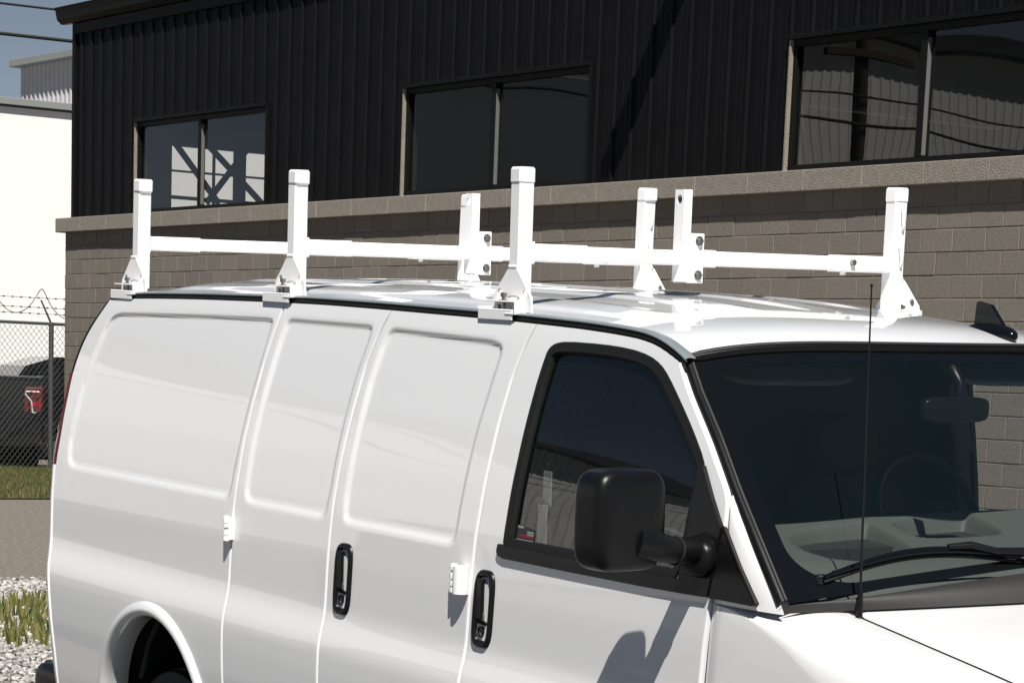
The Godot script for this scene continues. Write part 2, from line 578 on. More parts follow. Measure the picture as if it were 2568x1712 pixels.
func make_building() -> void:
	var b := thing("industrial_building", "dark ribbed metal building on a brown painted block base with wide windows", "building")
	# blocks: the courses that show, each block a part
	var variants := []
	for k in 3:
		var s := Sh.new()
		s.cbox(Vector3.ZERO, Vector3(0.3974, 0.1942, 0.05), 0.004, Basis.from_euler(Vector3([0.0, 0.006, -0.006][k], [0.0, -0.005, 0.004][k], [0.0, 0.002, -0.003][k])))
		variants.append(s.mesh())
	var half := Sh.new()
	half.cbox(Vector3.ZERO, Vector3(0.194, 0.1942, 0.05), 0.004)
	var half_mesh := half.mesh()
	var rest := Sh.new()
	var cands := []
	for c in range(0, 18):  # course c counted down from the ledge
		var y := 1.517 + EYE + 0.2032 * 2.0 - 0.2032 * (c + 0.5)
		var off := -34.164 + (0.5 if c % 2 == 0 else 0.0) * 0.4064
		var i := -6
		while true:
			var xa := off + 0.4064 * i
			var xb := xa + 0.4064
			i += 1
			if xb < -35.36:
				continue
			if xa > X1:
				break
			var mid := (maxf(xa, -35.37) + minf(xb, X1)) * 0.5
			var wdt := minf(xb, X1) - maxf(xa, -35.37)
			cands.append([c, mid, y, wdt])
	var count := 0
	var r := RandomNumberGenerator.new()
	r.seed = 5
	for q in cands:
		var c: int = q[0]
		var x: float = q[1]
		var seen := (c < 6 and x < -14.5) or (c < 10 and x < -33.9) or (c < 8 and x > -21.0 and x < -15.0)
		var z := FZ - 0.025 + r.randf_range(-0.0015, 0.003)
		if seen and q[3] > 0.19 and count < 300:
			var whole: bool = q[3] > 0.3
			put("block", variants[r.randi() % 3] if whole else half_mesh, M["block_paint_%d" % (r.randi() % 4)], b, Transform3D(Basis.IDENTITY, Vector3(x, q[2] + r.randf_range(-0.001, 0.001), z)))
			count += 1
		elif q[3] > 0.03:
			rest.cbox(Vector3(x, q[2], z), Vector3(q[3] - 0.009, 0.1942, 0.05), 0.004)
	var o := obj("block_courses", rest, M.block_paint_0, b)
	o.set_meta("kind", "stuff")
	var base_y := FAR_Y - 0.6
	obj("mortar_bed", Sh.new().box(Vector3((X1 - 35.36) / 2, (base_y + 1.917 + EYE) / 2, FZ - 0.104), Vector3(X1 + 35.36, 1.917 + EYE - base_y, 0.2)), M.mortar, b)
	obj("end_wall_base", Sh.new().box(Vector3(-35.25, (base_y + 1.917 + EYE) / 2, FZ - 9.25), Vector3(0.22, 1.917 + EYE - base_y, 18.0)), M.block_paint_1, b)
	# ledge
	var k2 := 0
	var x := -35.5
	while x < X1:
		var w := minf(0.8128, X1 - x)
		obj("ledge_stone", Sh.new().cbox(Vector3(x + w / 2, 2.003 + EYE, FZ - 0.05 + 0.0012 * (k2 % 3)), Vector3(w - 0.002, 0.196, 0.30), 0.006), M.ledge_paint, b)
		x += w
		k2 += 1
	obj("ledge_return", Sh.new().cbox(Vector3(-35.40, 2.003 + EYE, FZ - 9.3), Vector3(0.2, 0.194, 18.0), 0.006), M.ledge_paint, b)
	# siding, one ribbed strip a foot wide after another
	var top := 4.86 + EYE
	var bot := 2.105 + EYE
	var n := 0
	x = -33.05 - 0.3048 * 7 + 0.02
	var first := true
	while x < X1 - 0.1:
		var xa := x if not first else X0
		var xb := x + 0.3048
		first = false
		var spans := []
		var hit := false
		for wn in WIN:
			if xb > wn[0] + 0.02 and xa < wn[1] - 0.02:
				hit = true
				if xa < wn[0]:
					spans.append([xa, wn[0] - 0.02, bot, WT + 0.02])
				if xb > wn[1]:
					spans.append([wn[1] + 0.02, xb, bot, WT + 0.02])
				spans.append([xa, xb, WT + 0.02, top])
		if not hit:
			spans.append([xa, xb, bot, top])
		for s in spans:
			var sh := Sh.new()
			siding_strip(sh, s[0], s[1], s[2], s[3], x + 0.245, r.randf_range(-0.0025, 0.0025))
			obj("siding_panel", sh, M.siding_black, b)
		x += 0.3048
		n += 1
	obj("corner_trim", Sh.new().cbox(Vector3(X0 - 0.01, (bot + top) / 2, SZ - 0.02), Vector3(0.09, top - bot, 0.12), 0.004), M.siding_black, b)
	# end wall above the ledge with its own windows, seen through the nearest-to-corner window
	var ez := [[SZ - 0.05, -18.43], [-19.50, -19.665], [-20.74, -34.95]]
	for e in ez:
		obj("end_wall_panel", Sh.new().box(Vector3(X0 + 0.05, (bot + top) / 2, (e[0] + e[1]) / 2), Vector3(0.1, top - bot, absf(e[1] - e[0]))), M.interior_dark, b)
	for e in [[-18.43, -19.50], [-19.665, -20.74]]:
		obj("end_wall_panel", Sh.new().box(Vector3(X0 + 0.05, (3.23 + EYE + top) / 2, (e[0] + e[1]) / 2), Vector3(0.098, top - 3.23 - EYE, 1.07)), M.interior_dark, b)
		var fr := part_root("end_window", b)
		var f := Sh.new()
		for yy in [2.88, 2.505]:
			f.box(Vector3(X0 + 0.05, yy + EYE, (e[0] + e[1]) / 2), Vector3(0.05, 0.028 if yy > 2.6 else 0.05, 1.07))
		f.box(Vector3(X0 + 0.05, (bot + 3.23 + EYE) / 2, e[0] - 0.72 if e[0] > -19 else e[0] - 0.9), Vector3(0.045, 3.23 + EYE - bot, 0.03))
		obj("muntin", f, M.window_frame, fr)
	for e in [[Vector3(-34.2, 3.50, -17.76), Vector3(-34.2, 2.40, -18.77)], [Vector3(-34.1, 3.42, -18.25), Vector3(-34.1, 2.35, -19.54)], [Vector3(-34.25, 2.40, -18.59), Vector3(-34.25, 3.6, -19.57)]]:
		var p: Vector3 = e[0]
		var q: Vector3 = e[1]
		var d := q - p
		var up := Vector3(0, EYE, 0)
		var ang := atan2(d.y, d.z)
		obj("steel_brace", Sh.new().box((p + q) / 2 + up, Vector3(0.03, 0.085, d.length()), Basis(Vector3.RIGHT, -ang)), M.brace_steel, b)
	# shell behind the face: back wall, floor, ceiling, far end
	obj("back_wall", Sh.new().box(Vector3((X0 + X1) / 2, (base_y + top) / 2, -35.0), Vector3(X1 - X0, top - base_y, 0.2)), M.interior_dark, b)
	obj("far_end_wall", Sh.new().box(Vector3(X1 - 0.1, (base_y + top) / 2, -26.0), Vector3(0.2, top - base_y, 17.8)), M.interior_dark, b)
	obj("interior_floor", Sh.new().box(Vector3((X0 + X1) / 2, FAR_Y + 0.06, -26.0), Vector3(X1 - X0 - 0.5, 0.1, 17.7)), M.interior_dark, b)
	for e in [[-29.64, -26.43], [-22.85, -19.64], [-16.07, -12.85]]:
		obj("inner_wall", Sh.new().box(Vector3((e[0] + e[1]) / 2, (bot + top) / 2, SZ - 0.12), Vector3(e[1] - e[0] + 0.02, top - bot, 0.1)), M.interior_dark, b)
	obj("inner_wall", Sh.new().box(Vector3((X0 - 33.21) / 2, (bot + top) / 2, SZ - 0.12), Vector3(-33.2 - X0, top - bot, 0.1)), M.interior_dark, b)
	obj("inner_wall", Sh.new().box(Vector3((X1 - 9.28) / 2, (bot + top) / 2, SZ - 0.12), Vector3(X1 + 9.28, top - bot, 0.1)), M.interior_dark, b)
	for wn in WIN:
		obj("inner_wall", Sh.new().box(Vector3((wn[0] + wn[1]) / 2, (WT + top) / 2 + 0.02, SZ - 0.12), Vector3(wn[1] - wn[0], top - WT - 0.04, 0.098)), M.interior_dark, b)
	# windows
	for wn in WIN:
		var root := part_root("window", b)
		var cx: float = (wn[0] + wn[1]) / 2
		var ww: float = wn[1] - wn[0]
		var hh := WT - WB
		var cy := (WT + WB) / 2
		var fr := Sh.new()
		var zf := SZ - 0.035
		fr.cbox(Vector3(cx, WT - 0.03, zf), Vector3(ww, 0.06, 0.07), 0.004)
		fr.cbox(Vector3(cx, WB + 0.025, zf), Vector3(ww, 0.05, 0.07), 0.004)
		fr.cbox(Vector3(wn[0] + 0.025, cy, zf), Vector3(0.05, hh - 0.1, 0.068), 0.004)
		fr.cbox(Vector3(wn[1] - 0.025, cy, zf), Vector3(0.05, hh - 0.1, 0.068), 0.004)
		obj("frame", fr, M.window_frame, root)
		obj("mullion", Sh.new().cbox(Vector3(cx, cy, zf + 0.004), Vector3(0.085, hh - 0.1, 0.07), 0.004), M.window_frame, root)
		for sx in [-1, 1]:
			var wv := Sh.new()
			# float panes are never quite flat: a slight bow of a few millimetres
			var rows := []
			for j in 9:
				var row := PackedVector3Array()
				for i in 13:
					var u: float = i / 12.0
					var t: float = j / 8.0
					var px: float = cx + sx * (0.04 + u * (ww / 2 - 0.08))
					row.append(Vector3(px, WB + 0.045 + t * (hh - 0.1), zf - 0.012 - 0.0012 * sin(PI * u) * sin(PI * t)))
				rows.append(row)
			wv.grid(rows, Vector3.BACK)
			obj("pane", wv, M.building_glass, root)
			obj("glazing_bead", Sh.new().cbox(Vector3(cx + sx * 0.04 - (0.0 if sx > 0 else ww / 2 - 0.08) + (0.004 if sx > 0 else 0.0), cy - 0.03, zf + 0.006), Vector3(0.010, hh - 0.18, 0.05), 0.002), M.bead_metal, root)
		var jamb := Sh.new()
		jamb.cbox(Vector3(wn[0] - 0.012, cy, SZ + 0.012), Vector3(0.03, hh + 0.03, 0.05), 0.003)
		obj("jamb_trim", jamb, M.ledge_paint if wn[0] < -20.0 else M.ledge_paint, root)
		obj("jamb_trim", Sh.new().cbox(Vector3(wn[1] + 0.012, cy, SZ + 0.010), Vector3(0.03, hh + 0.03, 0.05), 0.003), M.gutter_dark, root)
		obj("head_trim", Sh.new().cbox(Vector3(cx, WT + 0.02, SZ + 0.022), Vector3(ww + 0.05, 0.045, 0.075), 0.003), M.gutter_dark, root)
	# gutter, roof and the upper wall above it
	var gt := Sh.new()
	var prof := PackedVector2Array([Vector2(0, 4.79), Vector2(0.10, 4.78), Vector2(0.17, 4.84), Vector2(0.20, 4.985), Vector2(0.215, 4.985), Vector2(0.215, 5.0), Vector2(0, 5.0)])
	gt.prism(prof, X1 + 35.45, Transform3D(Basis(Vector3(0, 0, 1), Vector3(0, 1, 0), Vector3(1, 0, 0)), Vector3(-35.45, EYE, SZ - 0.02)))
	obj("gutter", gt, M.gutter_dark, b)
	obj("soffit_trim", Sh.new().cbox(Vector3((X0 + X1) / 2, 4.70 + EYE, SZ + 0.03), Vector3(X1 - X0, 0.14, 0.05), 0.004), M.gutter_dark, b)
	obj("roof_deck", Sh.new().box(Vector3((X0 + X1) / 2, 4.95 + EYE, -26.1), Vector3(X1 - X0 + 0.5, 0.12, 18.2)), M.gutter_dark, b)
	obj("parapet_wall", Sh.new().cbox(Vector3((X0 + X1) / 2 + 0.02, 5.75 + EYE, SZ - 0.45), Vector3(X1 - X0 + 0.1, 1.5, 0.2), 0.01), M.parapet_grey, b)
	# bracket that juts from the eave and throws the slanting shadow on the siding
	obj("eave_bracket", Sh.new().cbox(Vector3(-20.72, 5.12 + EYE, SZ + 0.55), Vector3(0.24, 0.16, 1.12), 0.01), M.gutter_dark, b)


func siding_strip(sh: Sh, xa: float, xb: float, ya: float, yb: float, rib: float, warp := 0.0) -> void:
	var p := [[xa, 0.0]]
	for q in [[rib - 0.19, 0.0], [rib - 0.186, 0.004], [rib - 0.164, 0.004], [rib - 0.16, 0.0], [rib - 0.13, warp], [rib - 0.10, 0.0], [rib - 0.096, 0.004], [rib - 0.074, 0.004], [rib - 0.07, 0.0], [rib - 0.03, 0.0], [rib - 0.016, 0.026], [rib + 0.012, 0.026], [rib + 0.026, 0.0]]:
		if q[0] > xa + 0.002 and q[0] < xb - 0.002:
			p.append(q)
	p.append([xb, 0.0])
	for i in p.size() - 1:
		var a: Array = p[i]
		var c: Array = p[i + 1]
		sh.quad(Vector3(a[0], ya, SZ + a[1]), Vector3(c[0], ya, SZ + c[1]), Vector3(c[0], yb, SZ + c[1]), Vector3(a[0], yb, SZ + a[1]), Vector3.BACK)
	sh.box(Vector3((xa + xb) / 2, (ya + yb) / 2, SZ - 0.03), Vector3(xb - xa, yb - ya, 0.05))


# ---------------------------------------------------------------- the other buildings, wires, fence
func ribbed_wall(sh: Sh, a: Vector3, b: Vector3, h: float, out: Vector3, pitch: float, depth: float) -> void:
	var d := b - a
	var l := d.length()
	d = d.normalized()
	var k := int(l / pitch)
	for i in k:
		var s := i * pitch
		var pts := [a + d * s, a + d * (s + pitch * 0.55), a + d * (s + pitch * 0.65) + out * depth, a + d * (s + pitch * 0.9) + out * depth, a + d * (s + pitch)]
		for j in 4:
			var p: Vector3 = pts[j]
			var q: Vector3 = pts[j + 1]
			sh.quad(p, q, q + Vector3.UP * h, p + Vector3.UP * h, out)


func make_surroundings() -> void:
	var w := thing("white_warehouse", "long flat white warehouse wall left of the dark building", "building")
	obj("wall", Sh.new().box(Vector3(-72, FAR_Y + 4.2 - 0.5, -30.0), Vector3(20, 8.4, 44.0)), M.white_wall, w)
	obj("roof_fascia", Sh.new().cbox(Vector3(-71.96, 6.40 + EYE, -30.0), Vector3(20.2, 0.17, 44.2), 0.01), M.fascia_grey, w)
	obj("drip_edge", Sh.new().box(Vector3(-71.97, 6.295 + EYE, -30.0), Vector3(20.14, 0.05, 44.14)), M.fascia_dark, w)
	var c := thing("metal_hall", "tall lilac grey ribbed metal hall showing above the white wall", "building")
	var s := Sh.new()
	ribbed_wall(s, Vector3(-81.2, FAR_Y - 0.3, -37.2), Vector3(-35, FAR_Y - 0.3, -37.2), 11.4, Vector3.BACK, 0.32, 0.06)
	s.box(Vector3(-58.1, FAR_Y + 5.4, -45.3), Vector3(46.2, 11.4, 16.0))
	obj("wall", s, M.metal_wall, c)
	obj("eave_fascia", Sh.new().cbox(Vector3(-58.1, 9.56 + EYE, -44.5), Vector3(46.3, 0.22, 15.4), 0.01), M.fascia_grey, c)
	# the hall across the lot: out of frame, but the van and the windows mirror it
	var o := thing("corrugated_hall", "pale corrugated hall mirrored in the window and in the van's glossy side", "building")
	var s2 := Sh.new()
	ribbed_wall(s2, Vector3(-58, FAR_Y - 0.3, 13), Vector3(-58, FAR_Y - 0.3, 70), 12.3, Vector3.RIGHT, 0.32, 0.02)
	s2.box(Vector3(-66.1, FAR_Y + 5.8, 41.5), Vector3(16.0, 12.2, 57.0))
	obj("wall", s2, M.metal_wall_warm, o)
	obj("eave_fascia", Sh.new().cbox(Vector3(-65.5, 10.15 + EYE, 41.5), Vector3(16.2, 0.45, 58.0), 0.02), M.fascia_dark, o)
	# wires and their poles
	var names := ["upper thin black overhead wire crossing the sky", "lower thick black overhead cable crossing the sky"]
	for k in 2:
		var path := PackedVector3Array()
		for i in 61:
			var z := -46.0 + i * 2.0
			var t := fposmod(z - 2.5, 36.0) / 36.0
			path.append(Vector3(-40.0, [5.64, 5.18][k] + EYE + 0.25 - 1.0 * 4.0 * t * (1.0 - t) * 0.28, z))
		tag(obj("overhead_wire", Sh.new().tube(path, [0.020, 0.030][k], 6), M.wire_black), names[k], "wire")
	for k in 2:
		var z: float = [2.5, 38.5][k]
		var pl := thing("utility_pole", ["wooden utility pole carrying the two wires, mirrored in the window glass", "far wooden utility pole at the end of the wire span"][k], "utility pole", Transform3D(Basis.IDENTITY, Vector3(-40.2, FAR_Y, z)))
		obj("pole", Sh.new().cyl(Vector3(0, -0.3, 0), Vector3(0, 9.2, 0), 0.17, 0.12, 14), M.pole_wood, pl)
		obj("crossarm", Sh.new().cbox(Vector3(0.18, 8.2, 0), Vector3(0.12, 0.14, 2.2), 0.01), M.pole_wood, pl)
	# fence
	var fx := -36.6
	var fy := 0.628 + EYE
	var f := thing("chain_link_fence", "chain link fence with a dark top rail and barbed wire on slanted arms", "fence")
	obj("top_rail", Sh.new().tube(PackedVector3Array([Vector3(fx, fy, -26), Vector3(fx, fy, 6)]), 0.024, 10), M.galvanized, f)
	var z2 := -17.28 - 6.0
	while z2 < 6.0:
		obj("post", Sh.new().cyl(Vector3(fx, FAR_Y - 0.1, z2), Vector3(fx, fy + 0.02, z2), 0.038, 0.038, 10), M.galvanized, f)
		obj("barb_arm", Sh.new().cyl(Vector3(fx, fy, z2), Vector3(fx - 0.02, fy + 0.34, z2 + 0.16), 0.018, 0.013, 8), M.galvanized, f)
		z2 += 3.0
	for k in 3:
		var q: float = [0.14, 0.23, 0.37][k]
		var sh := Sh.new()
		sh.tube(PackedVector3Array([Vector3(fx - 0.02, fy + q, -26), Vector3(fx - 0.02, fy + q, 6)]), 0.0035, 4)
		var z3 := -25.9
		while z3 < 5.9:
			sh.box(Vector3(fx - 0.02, fy + q, z3), Vector3(0.012, 0.022, 0.03))
			z3 += 0.14
		obj("barbed_wire", sh, M.galvanized, f)
	var coil := PackedVector3Array()
	for i in 800:
		var t := i / 16.0
		coil.append(Vector3(fx + 0.16 * sin(t * TAU * 0.62), fy + 0.30 + 0.19 * cos(t * TAU * 0.62) + 0.03 * sin(t * 1.7), -23.0 + t * 0.52))
	obj("razor_coil", Sh.new().tube(coil, 0.007, 5), M.galvanized, f)
	var net := Sh.new()
	var pitch := 0.085
	for dirn in [-1.0, 1.0]:
		var zz := -22.0
		while zz < -8.0:
			var hgt := fy - FAR_Y - 0.06
			var dz: float = hgt * 0.82 * dirn
			net.tube(PackedVector3Array([Vector3(fx + 0.026 + 0.003 * dirn, FAR_Y + 0.05, zz), Vector3(fx + 0.026 + 0.003 * dirn, fy, zz + dz)]), 0.0032, 4, false)
			zz += pitch
	var no := obj("chain_link_mesh", net, M.galvanized, f)
	no.set_meta("kind", "stuff")


# simple road vehicle from a side outline, x forward, y up, z across
func vehicle(root: Node3D, paint: Material, outline: PackedVector2Array, cabin: PackedVector2Array, width: float, wheels: Array, wr: float, side_glass: Array, gm: Material) -> void:
	var body := Sh.new()
	vslab(body, outline, width, 0.05)
	obj("body", body, paint, root)
	var cab := Sh.new()
	vslab(cab, cabin, width - 0.12, 0.16)
	obj("cabin", cab, paint, root)
	for g in side_glass:
		for s in [-1.0, 1.0]:
			var gl := Sh.new()
			var pts: PackedVector2Array = g
			gl.prism(pts, 0.02 * s, Transform3D(Basis.IDENTITY, Vector3(0, 0, s * (width / 2 - 0.075))))
			obj("side_window", gl, gm, root)
	for wx in wheels:
		for s in [-1.0, 1.0]:
			var wl := part_root("wheel", root)
			var t := Sh.new()
			var o := Vector3(wx, wr, s * (width / 2 - 0.22))
			t.lathe(o, Vector3(0, 0, s), PackedVector2Array([Vector2(wr * 0.6, 0.0), Vector2(wr * 0.96, 0.0), Vector2(wr, 0.04), Vector2(wr, 0.2), Vector2(wr * 0.95, 0.235), Vector2(wr * 0.62, 0.235)]), 28)
			obj("tyre", t, M.rubber, wl)
			obj("rim", Sh.new().lathe(o, Vector3(0, 0, s), PackedVector2Array([Vector2(wr * 0.62, 0.23), Vector2(wr * 0.5, 0.18), Vector2(0.08, 0.2), Vector2(0.0, 0.21)]), 20), M.galvanized, wl)


func vslab(sh: Sh, poly: PackedVector2Array, width: float, inset: float) -> void:
	# side faces bow inwards towards the outline, so edges are rounded
	var ins := Geometry2D.offset_polygon(poly, -0.05)
	sh.prism(poly, width - 2.0 * inset, Transform3D(Basis.IDENTITY, Vector3(0, 0, -(width - 2.0 * inset) / 2)))
	if ins.size() > 0:
		sh.prism(ins[0], width, Transform3D(Basis.IDENTITY, Vector3(0, 0, -width / 2)))


func text_part(root: Node3D, called: String, words: String, size: float, at: Transform3D, m: Material) -> void:
	var t := TextMesh.new()
	var f := SystemFont.new()
	f.font_names = PackedStringArray(["Droid Sans"])
	t.font = f
	t.text = words
	t.font_size = 32
	t.pixel_size = size / 32.0
	t.depth = 0.006
	var o := MeshInstance3D.new()
	o.name = called
	o.mesh = t
	o.material_override = m
	o.transform = at
	root.add_child(o, true)


func make_vehicles() -> void:
	var heading := Vector3(-0.44, 0, 0.90).normalized()
	var side := heading.cross(Vector3.UP)
	var rear := Vector3(-38.35, FAR_Y + 0.02, -17.95)
	var t := Transform3D(Basis(heading, Vector3.UP, side), rear - side * 0.0 + heading * 0.0)
	var p := thing("black_pickup", "black pickup truck with red tail lamps parked behind the chain link fence", "pickup truck", t)
	var body := PackedVector2Array([Vector2(0, 0.40), Vector2(0.55, 0.32), Vector2(0.72, 0.42), Vector2(0.85, 0.86), Vector2(1.15, 0.97), Vector2(1.45, 0.86), Vector2(1.6, 0.32), Vector2(4.2, 0.32), Vector2(4.35, 0.86), Vector2(4.65, 0.97), Vector2(4.95, 0.86), Vector2(5.1, 0.55), Vector2(5.75, 0.6), Vector2(5.8, 1.1), Vector2(5.5, 1.22), Vector2(4.2, 1.3), Vector2(4.1, 1.42), Vector2(0.02, 1.42), Vector2(-0.03, 1.3)])
	var cabin := PackedVector2Array([Vector2(1.95, 1.40), Vector2(4.3, 1.32), Vector2(3.55, 1.86), Vector2(3.1, 1.93), Vector2(2.4, 1.92), Vector2(2.1, 1.85)])
	vehicle(p, M.car_black, body, cabin, 2.0, [1.15, 4.65], 0.4, [PackedVector2Array([Vector2(2.15, 1.45), Vector2(2.9, 1.43), Vector2(2.9, 1.82), Vector2(2.25, 1.8)]), PackedVector2Array([Vector2(3.0, 1.43), Vector2(4.0, 1.42), Vector2(3.5, 1.8), Vector2(3.0, 1.83)])], M.car_glass)
	for s in [-1.0, 1.0]:
		var lm := part_root("tail_lamp", p)
		obj("lens", Sh.new().cbox(Vector3(0.10, 1.08, s * 0.955), Vector3(0.30, 0.42, 0.13), 0.03), M.tail_red, lm)
		obj("bulb_glint", Sh.new().cbox(Vector3(0.08, 1.21, s * 1.022), Vector3(0.10, 0.05, 0.01), 0.003), M.lamp_red, lm)
		obj("bulb_glint", Sh.new().cbox(Vector3(0.06, 1.02, s * 1.022), Vector3(0.13, 0.06, 0.01), 0.003), M.lamp_red, lm)
		var tr := Sh.new()
		tr.tube(PackedVector3Array([Vector3(0.02, 1.21, s * 1.025), Vector3(0.22, 1.21, s * 1.025), Vector3(0.23, 1.17, s * 1.025), Vector3(0.14, 1.07, s * 1.025), Vector3(0.12, 0.9, s * 1.025), Vector3(0.06, 0.89, s * 1.025)]), 0.014, 6)
		obj("lamp_trim", tr, M.reflector_white, lm)
	obj("bed_cap", Sh.new().cbox(Vector3(1.0, 1.43, -0.97), Vector3(2.0, 0.03, 0.07), 0.008), M.galvanized, p)
	obj("tailgate_cap", Sh.new().cbox(Vector3(0.02, 1.432, 0.0), Vector3(0.09, 0.03, 1.85), 0.008), M.galvanized, p)
	obj("chassis", Sh.new().box(Vector3(2.8, 0.29, 0.0), Vector3(5.5, 0.40, 1.5)), M.dark_void, p)
	obj("rear_bumper", Sh.new().cbox(Vector3(-0.14, 0.62, 0.0), Vector3(0.24, 0.22, 1.9), 0.03), M.car_black, p)
	var dt := Transform3D(Basis(Vector3(-1, 0, 0), Vector3.UP, Vector3(0, 0, -1)), Vector3(0.86, 1.14, -1.003))
	text_part(p, "side_lettering", "4X4", 0.16, dt, M.lettering_grey)
	# red car beyond it
	var h2 := Vector3(-0.25, 0, 0.97).normalized()
	var t2 := Transform3D(Basis(h2, Vector3.UP, h2.cross(Vector3.UP)), Vector3(-46.2, FAR_Y + 0.02, -20.6))
	var c := thing("red_car", "red car with pale windows standing behind the black pickup", "car", t2)
	var cb := PackedVector2Array([Vector2(0, 0.5), Vector2(0.5, 0.3), Vector2(4.3, 0.3), Vector2(4.7, 0.5), Vector2(4.65, 0.9), Vector2(3.6, 1.05), Vector2(0.1, 1.12), Vector2(-0.02, 0.8)])
	var cc := PackedVector2Array([Vector2(0.05, 1.08), Vector2(3.5, 1.03), Vector2(2.7, 1.62), Vector2(2.2, 1.75), Vector2(1.0, 1.77), Vector2(0.45, 1.6)])
	vehicle(c, M.car_red, cb, cc, 1.85, [0.95, 3.75], 0.34, [PackedVector2Array([Vector2(0.35, 1.12), Vector2(1.0, 1.11), Vector2(1.0, 1.62), Vector2(0.62, 1.52)]), PackedVector2Array([Vector2(1.1, 1.11), Vector2(2.0, 1.09), Vector2(2.0, 1.64), Vector2(1.1, 1.64)]), PackedVector2Array([Vector2(2.1, 1.09), Vector2(3.15, 1.07), Vector2(2.6, 1.52), Vector2(2.1, 1.63)])], M.pale_glass)
	obj("roof_rail", Sh.new().cbox(Vector3(1.5, 1.80, -0.62), Vector3(1.6, 0.035, 0.035), 0.006), M.black_gloss, c)
	var hb := Vector3(0.12, 0, -0.99).normalized()
	var bk := thing("black_car", "black car half hidden by the corner of the dark building", "car", Transform3D(Basis(hb, Vector3.UP, hb.cross(Vector3.UP)), Vector3(-43.2, FAR_Y + 0.02, -19.2)))
	vehicle(bk, M.car_black, cb, cc, 1.85, [0.95, 3.75], 0.34, [PackedVector2Array([Vector2(0.35, 1.12), Vector2(1.0, 1.11), Vector2(1.0, 1.62), Vector2(0.62, 1.52)]), PackedVector2Array([Vector2(1.1, 1.11), Vector2(2.0, 1.09), Vector2(2.0, 1.64), Vector2(1.1, 1.64)]), PackedVector2Array([Vector2(2.1, 1.09), Vector2(3.15, 1.07), Vector2(2.6, 1.52), Vector2(2.1, 1.63)])], M.car_glass)
	obj("chassis", Sh.new().box(Vector3(2.4, 0.24, 0.0), Vector3(4.4, 0.34, 1.4)), M.dark_void, bk)
	# sport utility vehicle out of frame whose side the van mirrors
	var t3 := Transform3D(Basis(Vector3(-0.96, 0, 0.28).normalized(), Vector3.UP, Vector3(-0.28, 0, -0.96).normalized()), Vector3(-12.6, ground_y(-15, 0.8), 0.6))
	var v := thing("charcoal_car", "charcoal car parked across from the van and mirrored in its rear panel", "car", t3)
	vehicle(v, M.car_charcoal, cb, cc, 1.85, [0.95, 3.75], 0.36, [PackedVector2Array([Vector2(0.35, 1.12), Vector2(1.0, 1.11), Vector2(1.0, 1.62), Vector2(0.62, 1.52)]), PackedVector2Array([Vector2(1.1, 1.11), Vector2(2.0, 1.09), Vector2(2.0, 1.64), Vector2(1.1, 1.64)]), PackedVector2Array([Vector2(2.1, 1.09), Vector2(3.15, 1.07), Vector2(2.6, 1.52), Vector2(2.1, 1.63)])], M.car_glass)


# ---------------------------------------------------------------- the van
# van axes: x forward from the rear axle, y up from the ground, z to its right (the side the camera sees)
const GAP1 := [[0.66, 2.06], [0.617, 1.86], [0.590, 1.62], [0.575, 1.37], [0.574, 1.2], [0.576, 1.0], [0.576, 0.4]]
const GAP2 := [[1.345, 2.07], [1.308, 2.0], [1.272, 1.888], [1.247, 1.68], [1.233, 1.5], [1.228, 1.3], [1.229, 1.15], [1.232, 1.0], [1.234, 0.4]]
const GAP3 := [[2.155, 2.07], [2.118, 1.99], [2.092, 1.9], [2.077, 1.77], [2.066, 1.6], [2.06, 1.45], [2.057, 1.25], [2.056, 1.05], [2.058, 0.4]]
const REAR_E := [[-0.652, 2.06], [-0.727, 1.99], [-0.786, 1.935], [-0.827, 1.877], [-0.851, 1.82], [-0.866, 1.76], [-0.882, 1.52], [-0.896, 1.441], [-0.899, 1.29], [-0.892, 1.142], [-0.862, 1.0], [-0.828, 0.72], [-0.815, 0.4]]
const REAR_S := [[-0.672, 2.06], [-0.739, 2.01], [-0.793, 1.952], [-0.846, 1.88], [-0.878, 1.816], [-0.897, 1.761], [-0.934, 1.6], [-0.962, 1.51], [-0.968, 1.443], [-0.972, 1.285], [-0.969, 1.134], [-0.935, 0.95], [-0.915, 0.709], [-0.91, 0.4]]
const DOOR_F := [[2.852, 1.985], [2.834, 1.978], [2.917, 1.895], [3.046, 1.782], [3.160, 1.667], [3.172, 1.64], [3.177, 1.585], [3.163, 1.413], [3.157, 1.3], [3.155, 1.2], [3.157, 1.0], [3.16, 0.4]]
const WS_E := [[3.408, 1.424, 0.846], [3.273, 1.561, 0.828], [3.162, 1.667, 0.809], [3.046, 1.782, 0.784], [2.917, 1.895, 0.757], [2.834, 1.978, 0.736]]
const RAIL := [[-0.69, 2.044], [-0.659, 2.049], [-0.343, 2.06], [0.057, 2.068], [0.582, 2.0735], [0.9, 2.075], [1.267, 2.072], [1.873, 2.064], [2.07, 2.0605], [2.396, 2.052], [2.626, 2.04], [2.702, 2.032], [2.755, 2.021], [2.803, 2.004], [2.849, 1.985], [2.875, 1.972]]
const SIDE := [[0.1, 0.81], [0.45, 0.88], [0.65, 0.906], [0.85, 0.919], [0.95, 0.921], [1.02, 0.919], [1.05, 0.915], [1.08, 0.907], [1.11, 0.899], [1.14, 0.894], [1.2, 0.891], [1.30, 0.886], [1.45, 0.874], [1.6, 0.852], [1.75, 0.822], [1.9, 0.786], [2.0, 0.760], [2.07, 0.737], [2.10, 0.725], [2.14, 0.715], [2.4, 0.69]]
var rail_c := Curve.new()


